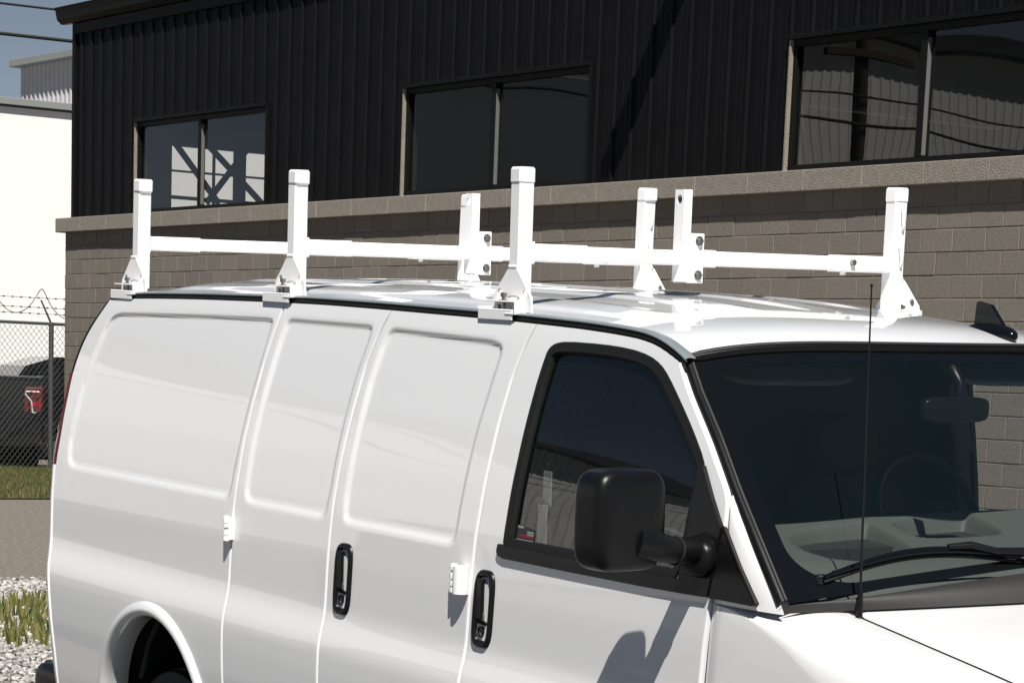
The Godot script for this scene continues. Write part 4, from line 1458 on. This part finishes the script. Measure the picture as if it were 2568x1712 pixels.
		obj("rail_seal", Sh.new().grid(chan, Vector3(0, 0, side_)), M.rubber, van)
	# --- roof
	rows = []
	for i in 121:
		var row := PackedVector3Array()
		for j in 97:
			row.append(roof_pt(i / 120.0, lerpf(-1, 1, j / 96.0)))
		rows.append(row)
	obj("roof_panel", Sh.new().grid(rows, Vector3.UP), W, van)
	rows = []
	for i in 13:
		var row := PackedVector3Array()
		for j in 17:
			var p := roof_pt(i / 12.0, lerpf(-1, 1, j / 16.0))
			row.append(p - Vector3(0, 0.045, 0))
		rows.append(row)
	obj("headliner", Sh.new().grid(rows, Vector3.DOWN), M.trim_grey, van)
	rows = []
	for j in 6:
		var row := PackedVector3Array()
		for i in 17:
			var s := lerpf(-1, 1, i / 16.0)
			var p := roof_pt(0.0, s)
			row.append(p + Vector3(-0.012 * j - 0.01 * j * (1.0 - s * s), -0.012 * j * j * 0.35, 0))
		rows.append(row)
	obj("roof_rear_edge", Sh.new().grid(rows, Vector3.UP), W, van)
	# --- windshield
	var wsr := part_root("windshield", van)
	var lp := ws_loop(0.055, 0.030, 0.052, 0.14, 0.03)
	var loop_in: PackedVector2Array = lp[0]
	var loop_out: PackedVector2Array = lp[1]
	var m := loop_in.size()
	rows = []
	for k in 4:
		var row := PackedVector3Array()
		for i in m + 1:
			var q := loop_out[i % m].lerp(loop_in[i % m], k / 3.0)
			row.append(ws(clampf(q.x, -1, 1), clampf(q.y, 0.0, 1.0)))
		rows.append(row)
	obj("frit_band", Sh.new().grid(rows, Vector3(0.8, 0.6, 0)), M.black_gloss, wsr)
	rows = []
	var mid := Vector2(0, 0.5)
	for k in 15:
		var row := PackedVector3Array()
		for i in m + 1:
			var q := loop_in[i % m].lerp(mid, k / 14.0 * 0.999)
			row.append(ws(q.x, q.y))
		rows.append(row)
	obj("glass_pane", Sh.new().grid(rows, Vector3(0.8, 0.6, 0)), M.windshield_glass, wsr)
	var sl := PackedVector3Array()
	for i in 21:
		sl.append(ws(1.0, i / 20.0))
	for i in range(1, 41):
		sl.append(ws(1.0 - 2.0 * i / 40.0, 1.0))
	for i in range(1, 21):
		sl.append(ws(-1.0, 1.0 - i / 20.0))
	obj("rubber_seal", Sh.new().tube(sl, 0.017, 10), M.black_plastic, wsr)
	obj("seal_bead", Sh.new().tube(PackedVector3Array(Array(sl).map(func(p): return p + Vector3(0.012, 0.012, 0))), 0.0045, 6), M.steel if false else M.cowl_grey, wsr)
	for q in [[0.885, 0.082, 0.030], [0.885, 0.072, 0.042], [0.885, 0.062, 0.036], [0.885, 0.052, 0.026]]:
		var a := ws(q[0], q[1])
		obj("print_line", Sh.new().box(a + Vector3(0.003, 0.004, -float(q[2]) / 2), Vector3(0.002, 0.004, q[2])), M.sticker_dark, wsr)
	obj("print_mark", Sh.new().box(ws(0.828, 0.078) + Vector3(0.003, 0.004, 0), Vector3(0.002, 0.014, 0.016)), M.sticker_dark, wsr)
	# --- cowl and hood
	rows = []
	for j in 9:
		var f := j / 8.0
		var row := PackedVector3Array()
		for i in 41:
			var s := lerpf(-1, 1, i / 40.0)
			var a := ws(s, 0.0) + Vector3(0.004, -0.012, 0)
			var z := s * 0.862
			var b := Vector3(3.40 + 0.26 * (1.0 - s * s), 1.395 + 0.035 * (1.0 - s * s) + 0.006, z)
			var p := a.lerp(b, f)
			p.y += 0.016 * sin(f * PI)
			p.x += 0.012 * sin(f * PI)
			row.append(p)
		rows.append(row)
	obj("cowl_panel", Sh.new().grid(rows, Vector3(0.6, 0.8, 0)), M.cowl_grey, van)
	rows = []
	for j in 45:
		var row := PackedVector3Array()
		for i in 41:
			var s := lerpf(-1, 1, i / 40.0)
			var z := s * 0.698
			var xr := 3.40 + 0.26 * (1.0 - pow(z / 0.86, 2.0)) - 0.03
			var x := lerpf(xr, 4.86 + 0.06 * (1.0 - s * s), j / 44.0)
			row.append(Vector3(x, hood_y(x, z) - 0.008 * pow(maxf(0.0, absf(s) - 0.985) / 0.015, 2.0), z))
		rows.append(row)
	obj("hood", Sh.new().grid(rows, Vector3.UP), W, van)
	for side_ in [1.0, -1.0]:
		var gap := PackedVector3Array()
		for i in 21:
			var x := lerpf(3.47, 4.84, i / 20.0)
			gap.append(Vector3(x, hood_y(x, 0.70) - 0.0005, side_ * 0.7005))
		obj("hood_gap", Sh.new().tube(gap, 0.0032, 6), M.dark_void, van)
	obj("engine_bay", Sh.new().box(Vector3(3.95, 0.88, 0.0), Vector3(1.7, 0.7, 1.38)), M.dark_void, van)
	obj("front_grille", Sh.new().cbox(Vector3(4.88, 0.93, 0.0), Vector3(0.10, 0.42, 1.5), 0.03), M.black_plastic, van)
	obj("front_bumper", Sh.new().cbox(Vector3(4.93, 0.56, 0.0), Vector3(0.2, 0.28, 1.78), 0.05), M.black_plastic, van)
	# antennas
	var an := part_root("radio_antenna", van)
	obj("antenna_base", Sh.new().lathe(Vector3(3.520, 1.378, 0.70), Vector3.UP, PackedVector2Array([Vector2(0.019, 0.0), Vector2(0.0185, 0.006), Vector2(0.013, 0.022), Vector2(0.008, 0.026), Vector2(0.0, 0.027)]), 20), M.rubber, an)
	obj("antenna_grip", Sh.new().cyl(Vector3(3.520, 1.405, 0.70), Vector3(3.519, 1.465, 0.70), 0.0085, 0.0065, 12), M.black_plastic, an)
	obj("antenna_mast", Sh.new().tube(PackedVector3Array([Vector3(3.519, 1.46, 0.70), Vector3(3.506, 1.80, 0.70), Vector3(3.493, 2.178, 0.70)]), [0.0032, 0.0026, 0.0020], 8).ball(Vector3(3.493, 2.180, 0.70), Vector3.ONE * 0.0042, 6), M.rubber, an)
	var fin := Sh.new()
	var f0 := Vector3(2.80, 2.045, -0.33)
	var fin_prof := PackedVector2Array([Vector2(-0.10, 0.0), Vector2(-0.085, 0.022), Vector2(-0.03, 0.034), Vector2(0.06, 0.028), Vector2(0.105, 0.0)])
	fin.ball(f0 + Vector3(0.0, 0.006, 0), Vector3(0.11, 0.032, 0.034), 14, 0.9)
	fin.prism(PackedVector2Array([Vector2(-0.055, 0.02), Vector2(-0.050, 0.092), Vector2(-0.044, 0.097), Vector2(0.005, 0.088), Vector2(0.012, 0.082), Vector2(0.075, 0.018)]), 0.014, Transform3D(Basis.IDENTITY, f0 - Vector3(0, 0, 0.007)))
	obj("fin_antenna", fin, M.black_gloss, van)
	# wiper
	var wp := part_root("wiper", van)
	var bl := Sh.new()
	var path := PackedVector3Array()
	for i in 25:
		var f := i / 24.0
		path.append(ws_off(lerpf(0.865, 0.24, f), lerpf(0.062, 0.03, f) + 0.055 * sin(f * PI), 0.014))
	var rad := PackedFloat32Array()
	for i in 25:
		rad.append(0.006 + 0.006 * sin(PI * i / 24.0))
	obj("wiper_blade", bl.tube(path, rad, 8), M.black_gloss, wp)
	var rub := PackedVector3Array()
	for p in path:
		rub.append(p + Vector3(0.0, -0.012, 0))
	obj("wiper_rubber", Sh.new().tube(rub, 0.005, 6), M.rubber, wp)
	obj("wiper_arm", Sh.new().tube(PackedVector3Array([ws_off(0.47, 0.095, 0.026), ws_off(0.40, 0.085, 0.03), ws_off(0.33, 0.050, 0.03), ws_off(0.15, 0.02, 0.03), ws_off(0.02, -0.0, 0.03)]), [0.008, 0.011, 0.010, 0.013, 0.016], 8), M.black_plastic, wp)
	make_cabin(van)
	# --- wheels
	for q in [[0.02, 1.0], [0.02, -1.0], [3.87, 1.0], [3.87, -1.0]]:
		var wl := part_root("wheel", van)
		var o := Vector3(q[0], 0.388, q[1] * 0.58)
		var tp := PackedVector2Array([Vector2(0.20, 0.0), Vector2(0.35, 0.0), Vector2(0.378, 0.02), Vector2(0.386, 0.05)])
		for k in 6:
			tp.append_array(PackedVector2Array([Vector2(0.388, 0.055 + k * 0.025), Vector2(0.388, 0.073 + k * 0.025), Vector2(0.380, 0.075 + k * 0.025), Vector2(0.380, 0.078 + k * 0.025)]))
		tp.append_array(PackedVector2Array([Vector2(0.386, 0.21), Vector2(0.376, 0.235), Vector2(0.33, 0.255), Vector2(0.25, 0.25), Vector2(0.22, 0.235)]))
		obj("tyre", Sh.new().lathe(o, Vector3(0, 0, q[1]), tp, 48), M.rubber, wl)
		obj("rim", Sh.new().lathe(o, Vector3(0, 0, q[1]), PackedVector2Array([Vector2(0.225, 0.24), Vector2(0.20, 0.20), Vector2(0.15, 0.15), Vector2(0.08, 0.16), Vector2(0.06, 0.21), Vector2(0.0, 0.215)]), 32), M.galvanized, wl)
	obj("underbody", Sh.new().box(Vector3(1.9, 0.46, 0.0), Vector3(5.6, 0.10, 1.06)), M.dark_void, van)


func handle(parent: Node3D, c: Vector2) -> void:
	var root := part_root("door_handle", parent)
	var poly := PackedVector2Array()
	for i in 40:
		var a := TAU * i / 40
		var e := Vector2(signf(cos(a)) * pow(absf(cos(a)), 0.55), signf(sin(a)) * pow(absf(sin(a)), 0.45))
		poly.append(c + Vector2(0.051 * e.x + 0.0, 0.109 * e.y))
	obj("escutcheon", band(poly, [[-0.002, -0.006], [0.0, 0.003], [0.004, 0.009], [0.010, 0.011], [0.016, 0.009], [0.020, 0.002], [0.022, -0.004]]), M.black_plastic, root)
	var inner := PackedVector2Array()
	for p in poly:
		inner.append(c + (p - c) * Vector2(0.62, 0.83))
	obj("cup", plate(inner, -0.0035), M.dark_void, root)
	var z := zs(c.y)
	obj("pull_flap", Sh.new().cbox(Vector3(c.x - 0.010, c.y + 0.028, z + 0.006), Vector3(0.030, 0.118, 0.012), 0.004), M.black_plastic, root)
	obj("flap_foot", Sh.new().prism(PackedVector2Array([Vector2(-0.026, 0.012), Vector2(0.022, 0.0), Vector2(0.020, -0.008), Vector2(-0.024, -0.004)]), 0.012, Transform3D(Basis.IDENTITY, Vector3(c.x, c.y - 0.036, z - 0.002))), M.black_gloss, root)
	obj("catch_glint", Sh.new().cbox(Vector3(c.x + 0.008, c.y - 0.022, z + 0.006), Vector3(0.005, 0.020, 0.006), 0.0015), M.steel, root)
	obj("lock_collar", Sh.new().lathe(Vector3(c.x - 0.004, c.y - 0.064, z - 0.006), Vector3(0, 0, 1), PackedVector2Array([Vector2(0.016, 0.0), Vector2(0.016, 0.014), Vector2(0.011, 0.014), Vector2(0.010, 0.006)]), 18), M.black_plastic, root)
	obj("lock_cylinder", Sh.new().cyl(Vector3(c.x - 0.003, c.y - 0.064, z - 0.006), Vector3(c.x - 0.003, c.y - 0.064, z + 0.004), 0.009, 0.0085, 14), M.galvanized, root)


func make_cabin(van: Node3D) -> void:
	# dash top with two trays pressed into it
	var t1 := chaikin(pv([[2.884, 0.436], [2.788, 0.076], [2.804, 0.062], [3.203, 0.211], [3.255, 0.406], [3.234, 0.535], [3.10, 0.55]]), 2)
	var t2 := chaikin(pv([[2.773, -0.013], [2.706, -0.361], [2.73, -0.375], [3.009, -0.268], [3.03, -0.1], [3.026, 0.068], [2.95, 0.06]]), 2)
	var rows := []
	for j in 111:
		var row := PackedVector3Array()
		var z := lerpf(-0.77, 0.77, j / 110.0)
		for i in 71:
			var f := i / 70.0
			var foot_ := ws(z / 0.84, 0.02)
			var xe := foot_.x - 0.035
			var x := lerpf(2.66 + 0.10 * smoothstep(-0.3, 0.45, z), xe, f)
			var y := 1.555 - 0.10 * (x - 2.7)
			y = lerpf(y, minf(y, foot_.y - 0.035), smoothstep(xe - 0.22, xe, x))
			var d := minf(sdist(Vector2(x, z), t1), sdist(Vector2(x, z), t2)) if x > 2.68 and x < 3.3 and absf(z) < 0.6 else 1.0
			y -= 0.065 * smoothstep(0.004, -0.04, d)
			if f < 0.06:
				y -= 0.03 * pow(1.0 - f / 0.06, 2.0)
			row.append(Vector3(x, y, z))
		rows.append(row)
	obj("dashboard", Sh.new().grid(rows, Vector3.UP), M.dash_grey, van)
	obj("dashboard_face", Sh.new().box(Vector3(2.86, 1.17, 0.0), Vector3(0.30, 0.66, 1.56)), M.trim_grey, van)
	obj("glove_shelf", Sh.new().cbox(Vector3(2.72, 1.57, 0.62), Vector3(0.05, 0.03, 0.22), 0.01), M.trim_grey, van)
	# steering wheel on the far side
	var ring := PackedVector3Array()
	var sb := Basis.from_euler(Vector3(0, 0, 0.45))
	for i in 36:
		var a := TAU * i / 36
		ring.append(Vector3(2.52, 1.52, -0.40) + sb * Vector3(0, 0.19 * sin(a), 0.19 * cos(a)))
	var swh := part_root("steering_wheel", van)
	obj("wheel_rim", Sh.new().tube(ring, 0.015, 8, false, true), M.black_plastic, swh)
	obj("wheel_hub", Sh.new().cbox(Vector3(2.55, 1.51, -0.40), Vector3(0.06, 0.12, 0.16), 0.02, sb).box(Vector3(2.535, 1.52, -0.40), Vector3(0.02, 0.03, 0.36), sb), M.black_plastic, swh)
	# seats
	for s in [0.40, -0.40]:
		var st := part_root("seat", van)
		obj("cushion", Sh.new().ball(Vector3(2.42, 0.98, s), Vector3(0.25, 0.09, 0.25), 12, 0.5), M.trim_grey, st)
		obj("backrest", Sh.new().ball(Vector3(2.17, 1.31, s), Vector3(0.07, 0.32, 0.23), 14, 0.5, Basis.from_euler(Vector3(0, 0, 0.16))), M.trim_grey, st)
		obj("headrest", Sh.new().ball(Vector3(2.11, 1.70, s), Vector3(0.05, 0.09, 0.13), 10, 0.6), M.trim_grey, st)
	# pillar trim and belt just behind the door window
	var blt := part_root("seat_belt", van)
	obj("belt_webbing", Sh.new().cbox(Vector3(2.268, 1.60, 0.775), Vector3(0.04, 0.10, 0.004), 0.001).cbox(Vector3(2.285, 1.48, 0.80), Vector3(0.045, 0.16, 0.004), 0.001), M.belt_web, blt)
	obj("belt_guide", Sh.new().cbox(Vector3(2.275, 1.555, 0.79), Vector3(0.07, 0.022, 0.02), 0.004, Basis.from_euler(Vector3(0, 0, -0.4))), M.trim_grey, blt)
	# partition behind the seats, solid in the middle with wire mesh on the near side
	var pt := part_root("cab_partition", van)
	var sol := Sh.new()
	sol.box(Vector3(2.03, 1.25, -0.25), Vector3(0.02, 1.5, 1.1))
	sol.box(Vector3(2.03, 0.95, 0.55), Vector3(0.02, 0.9, 0.5))
	sol.box(Vector3(2.03, 1.96, 0.5), Vector3(0.02, 0.08, 0.4))
	obj("partition_panel", sol, M.trim_grey, pt)
	var wire := Sh.new()
	for k in 30:
		var z := 0.30 + k * 0.036 - 0.3
		for dr in [-1.0, 1.0]:
			var a := Vector3(2.035, 1.40, z)
			var b := Vector3(2.035, 1.94, z + dr * 0.30)
			var ta := 0.0
			var tb := 1.0
			# keep within the opening
			for lim in [[0.26, 1.0], [0.68, -1.0]]:
				var da: float = (a.z - lim[0]) * lim[1]
				var db: float = (b.z - lim[0]) * lim[1]
				if da < 0 and db < 0:
					ta = 2.0
				elif da < 0:
					ta = maxf(ta, da / (da - db))
				elif db < 0:
					tb = minf(tb, da / (da - db))
			if ta < tb - 0.05:
				wire.tube(PackedVector3Array([a.lerp(b, ta), a.lerp(b, tb)]), 0.0035, 4, false)
	var wo := obj("wire_mesh", wire, M.mesh_wire, pt)
	wo.set_meta("kind", "stuff")
	obj("cargo_wall", Sh.new().box(Vector3(1.2, 1.3, -0.70), Vector3(1.6, 1.5, 0.02)).box(Vector3(0.3, 1.25, 0), Vector3(0.02, 1.4, 1.4)), M.dark_void, van)
	obj("cabin_floor", Sh.new().box(Vector3(2.3, 0.62, 0.0), Vector3(1.9, 0.06, 1.66)), M.trim_grey, van)
	obj("door_trim", Sh.new().box(Vector3(2.6, 1.02, 0.80), Vector3(1.0, 0.78, 0.03)).box(Vector3(2.6, 1.02, -0.80), Vector3(1.0, 0.78, 0.03)), M.trim_grey, van)
	# inside mirror, sun visors
	var im := part_root("inside_mirror", van)
	obj("mirror_shell", Sh.new().ball(Vector3(3.04, 1.862, 0.0), Vector3(0.02, 0.034, 0.118), 12, 0.45), M.black_plastic, im)
	obj("mirror_stem", Sh.new().tube(PackedVector3Array([Vector3(3.035, 1.875, -0.02), Vector3(3.04, 1.93, -0.015), Vector3(3.00, 1.965, -0.02)]), [0.012, 0.014, 0.02], 8), M.black_plastic, im)
	for s in [0.40, -0.40]:
		obj("sun_visor", Sh.new().ball(Vector3(2.80, 1.955, s), Vector3(0.075, 0.012, 0.22), 12, 0.5, Basis.from_euler(Vector3(0, 0, -0.5))), M.dash_grey, van)


# ---------------------------------------------------------------- ladder rack: three cross bars clamped to the drip rails
func make_racks() -> void:
	var xs := [-0.548, 0.642, 1.966]
	var names := ["rearmost white cross bar of the ladder rack, clamped near the van's tail", "middle white cross bar of the ladder rack, clamped above the side door seam", "front white cross bar of the ladder rack, clamped behind the front door"]
	for k in 3:
		var x: float = xs[k]
		var y0 := rail_y(x)
		var r := thing("ladder_rack_bar", names[k], "ladder rack", VAN, "cross bars of the ladder rack")
		var yt: float = [2.456, 2.474, 2.466][k]
		for s in [1.0, -1.0]:
			var lean := Basis.from_euler(Vector3(0, 0, -0.05 if k == 0 else (-0.02 if k == 1 else 0.0)))
			var zc: float = s * 0.690
			var pr := part_root("post", r)
			var pb := y0 + 0.025
			obj("square_tube", Sh.new().cbox(Vector3(x + (0.014 if k == 0 else 0.0), (pb + yt) / 2, zc), Vector3(0.049, yt - pb, 0.049), 0.004, lean if k < 2 else Basis.IDENTITY), M.rack_white, pr)
			var off := Vector3(0.028 if k == 0 else (0.008 if k == 1 else 0.0), 0, 0)
			obj("post_cap", Sh.new().cbox(Vector3(x, yt - 0.02, zc) + off, Vector3(0.054, 0.046, 0.054), 0.006, lean if k < 2 else Basis.IDENTITY), M.rack_white, pr)
			foot(r, x, y0, s)
		# near sleeve, inner tube, far sleeve
		var yb := 2.236
		var zi: float = [0.455, 0.495, 0.472][k]
		obj("near_sleeve", Sh.new().cbox(Vector3(x, yb, (0.665 + zi) / 2), Vector3(0.047, 0.050, 0.665 - zi), 0.005), M.rack_white, r)
		obj("cross_tube", Sh.new().cbox(Vector3(x, yb, 0.0), Vector3(0.040, 0.043, 1.24), 0.005), M.rack_white, r)
		obj("far_sleeve", Sh.new().cbox(Vector3(x, yb, -(0.665 + 0.44) / 2), Vector3(0.047, 0.050, 0.225), 0.005), M.rack_white, r)
		obj("weld_collar", Sh.new().cbox(Vector3(x, yb, 0.663), Vector3(0.056, 0.062, 0.006), 0.002), M.rack_white, r)
		var bb := part_root("sleeve_bolt", r)
		obj("bolt_head", Sh.new().cyl(Vector3(x + 0.022, yb + 0.004, -0.505), Vector3(x + 0.036, yb + 0.004, -0.505), 0.010, 0.009, 6), M.steel, bb)
		obj("nut", Sh.new().cyl(Vector3(x, yb - 0.022, -0.49), Vector3(x, yb - 0.034, -0.49), 0.009, 0.009, 8), M.rack_white, bb)
		if k > 0:
			stop_bracket(r, x, yb, [0.0, 0.015, 0.118][k])
	# rings and hooks welded to the far posts
	for k in [1, 2]:
		var x: float = xs[k]
		var r: Node3D = get_node("ladder_rack_bar" if k == 0 else "ladder_rack_bar_%03d" % k)
		for q in [2.375, 2.265]:
			obj("tie_loop", Sh.new().tube(PackedVector3Array([Vector3(x + 0.024, q + 0.035, -0.69), Vector3(x + 0.034, q + 0.02, -0.69), Vector3(x + 0.034, q - 0.02, -0.695), Vector3(x + 0.022, q - 0.035, -0.70)]), 0.006, 8), M.rack_white, r)


func foot(r: Node3D, x: float, y0: float, s: float) -> void:
	var f := part_root("foot", r)
	var z := s * 0.7165
	# flared plate with round holes: ring strips round each hole
	var poly := PackedVector2Array([Vector2(-0.104, 0.010), Vector2(-0.098, 0.052), Vector2(-0.025, 0.126), Vector2(-0.018, 0.131), Vector2(0.018, 0.131), Vector2(0.025, 0.126), Vector2(0.098, 0.052), Vector2(0.104, 0.010)])
	var cut: Array = []
	var holes := []
	for q in [[-0.062, 0.062, 0.012, 0.012], [0.068, 0.062, 0.012, 0.012], [0.010, 0.048, 0.032, 0.008]]:
		var h := PackedVector2Array()
		for i in 16:
			h.append(Vector2(q[0] + q[2] * cos(TAU * i / 16), q[1] + q[3] * sin(TAU * i / 16)))
		holes.append(h)
	var csg := CSGPolygon3D.new()
	csg.polygon = poly
	csg.depth = 0.006
	csg.name = "plate"
	csg.material = M.rack_white
	csg.position = Vector3(x, y0, z)
	for h in holes:
		var c := CSGPolygon3D.new()
		c.polygon = h
		c.depth = 0.04
		c.position = Vector3(0, 0, 0.02)
		c.operation = CSGShape3D.OPERATION_SUBTRACTION
		c.name = "hole"
		csg.add_child(c, true)
	f.add_child(csg, true)
	obj("top_weld", Sh.new().cbox(Vector3(x, y0 + 0.134, s * 0.712), Vector3(0.046, 0.010, 0.012), 0.003), M.rack_white, f)
	# folded tray the clamp bolt sits in
	var zo := s * 0.735
	obj("tray_top", Sh.new().cbox(Vector3(x - 0.005, y0 + 0.038, zo), Vector3(0.155, 0.004, 0.040), 0.001), M.rack_white, f)
	obj("tray_end", Sh.new().cbox(Vector3(x + 0.074, y0 + 0.022, zo), Vector3(0.005, 0.032, 0.040), 0.001).cbox(Vector3(x + 0.05, y0 + 0.005, zo), Vector3(0.052, 0.004, 0.040), 0.001), M.rack_white, f)
	obj("back_plate", Sh.new().box(Vector3(x - 0.005, y0 + 0.018, s * 0.7195), Vector3(0.15, 0.036, 0.003)), M.rack_white, f)
	for dx in [-0.055, 0.055]:
		obj("nut", Sh.new().cyl(Vector3(x + dx, y0 + 0.021, s * 0.720), Vector3(x + dx, y0 + 0.021, s * 0.730), 0.009, 0.008, 6), M.steel, f)
	obj("clamp_bolt", Sh.new().cyl(Vector3(x - 0.012, y0 + 0.012, zo), Vector3(x - 0.012, y0 + 0.058, zo), 0.006, 0.006, 10).cyl(Vector3(x - 0.012, y0 + 0.050, zo), Vector3(x - 0.012, y0 + 0.062, zo), 0.011, 0.011, 6).cyl(Vector3(x - 0.012, y0 + 0.040, zo), Vector3(x - 0.012, y0 + 0.043, zo), 0.014, 0.014, 12), M.steel, f)
	# clamp jaw over the drip rail
	obj("clamp_jaw", Sh.new().cbox(Vector3(x - 0.03, y0 - 0.001, s * 0.750), Vector3(0.178, 0.026, 0.006), 0.002).cbox(Vector3(x - 0.03, y0 + 0.0135, s * 0.737), Vector3(0.178, 0.006, 0.032), 0.002), M.rack_white, f)


func stop_bracket(r: Node3D, x: float, yb: float, z: float) -> void:
	var b := part_root("stop_bracket", r)
	# angle iron standing on the bar: one leg faces the side, the other the front
	var csg := CSGBox3D.new()
	csg.size = Vector3(0.004, 0.262, 0.045)
	var leg := CSGPolygon3D.new()
	leg.polygon = PackedVector2Array([Vector2(-0.022, 0.0), Vector2(0.022, 0.0), Vector2(0.022, 0.262), Vector2(-0.022, 0.262)])
	leg.depth = 0.004
	leg.name = "side_leg"
	leg.material = M.rack_white
	leg.position = Vector3(x + 0.005, yb - 0.068, z + 0.028)
	var ho := CSGPolygon3D.new()
	var circ := PackedVector2Array()
	for i in 18:
		circ.append(Vector2(0.013 * cos(TAU * i / 18), 0.235 + 0.013 * sin(TAU * i / 18)))
	ho.polygon = circ
	ho.depth = 0.03
	ho.position = Vector3(0, 0, 0.012)
	ho.operation = CSGShape3D.OPERATION_SUBTRACTION
	ho.name = "hole"
	leg.add_child(ho, true)
	b.add_child(leg, true)
	csg.free()
	obj("front_leg", Sh.new().cbox(Vector3(x + 0.0275, yb + 0.063, z + 0.014), Vector3(0.004, 0.262, 0.030), 0.001), M.rack_white, b)
	obj("clamp_plate", Sh.new().cbox(Vector3(x + 0.032, yb, z - 0.018), Vector3(0.005, 0.142, 0.060), 0.002).cbox(Vector3(x - 0.032, yb, z - 0.018), Vector3(0.005, 0.142, 0.060), 0.002), M.rack_white, b)
	obj("collar", Sh.new().cbox(Vector3(x, yb, z - 0.075), Vector3(0.048, 0.050, 0.06), 0.004), M.rack_white, b)
	for dy in [-0.048, 0.050]:
		obj("bolt", Sh.new().cyl(Vector3(x + 0.032, yb + dy, z - 0.028), Vector3(x + 0.046, yb + dy, z - 0.028), 0.010, 0.009, 6).cyl(Vector3(x + 0.034, yb + dy, z - 0.028), Vector3(x + 0.037, yb + dy, z - 0.028), 0.014, 0.014, 14), M.steel, b)



func _ready() -> void:
	rng.seed = 42
	var cam := Camera3D.new()
	cam.name = "camera"
	cam.transform = Transform3D(Basis(Vector3(0.574928, 0.038605, -0.817293), Vector3(-0.169215, 0.982901, -0.072607), Vector3(0.800515, 0.180042, 0.57163)), Vector3(0, EYE, 0))
	# the picture is the upper part of a wider frame: the lens axis passes below it
	cam.keep_aspect = Camera3D.KEEP_HEIGHT
	cam.set_frustum(0.05 * 1712.0 / 6551.26, Vector2(0, 0.05 * 1308.56 / 6551.26), 0.05, 3000.0)
	cam.current = true
	add_child(cam)
	var e := Environment.new()
	e.background_mode = Environment.BG_SKY
	var sky := Sky.new()
	var sm := ProceduralSkyMaterial.new()
	sm.sky_top_color = lin(0.014, 0.038, 0.095)
	sm.sky_horizon_color = lin(0.34, 0.40, 0.45)
	sm.sky_curve = 0.09
	sm.ground_bottom_color = lin(0.10, 0.09, 0.08)
	sm.ground_horizon_color = lin(0.10, 0.11, 0.12)
	sm.sun_angle_max = 12.0
	sm.sun_curve = 0.05
	sky.sky_material = sm
	e.sky = sky
	e.tonemap_mode = Environment.TONE_MAPPER_LINEAR
	e.tonemap_exposure = 1.42
	e.sdfgi_enabled = true
	e.ssao_enabled = true
	e.ssil_enabled = true
	var we := WorldEnvironment.new()
	we.name = "world_environment"
	we.environment = e
	add_child(we)
	var sun := DirectionalLight3D.new()
	sun.name = "sun"
	sun.light_energy = 1.6
	sun.light_color = Color(1.0, 0.985, 0.955)
	sun.light_angular_distance = 0.5
	sun.shadow_enabled = true
	sun.transform = Transform3D(Basis.looking_at(-Vector3(0.50, 0.81, 0.31), Vector3.UP), Vector3(0, 30, 0))
	add_child(sun)
	make_materials()
	make_ground()
	make_building()
	make_surroundings()
	make_vehicles()
	make_van()
	make_racks()
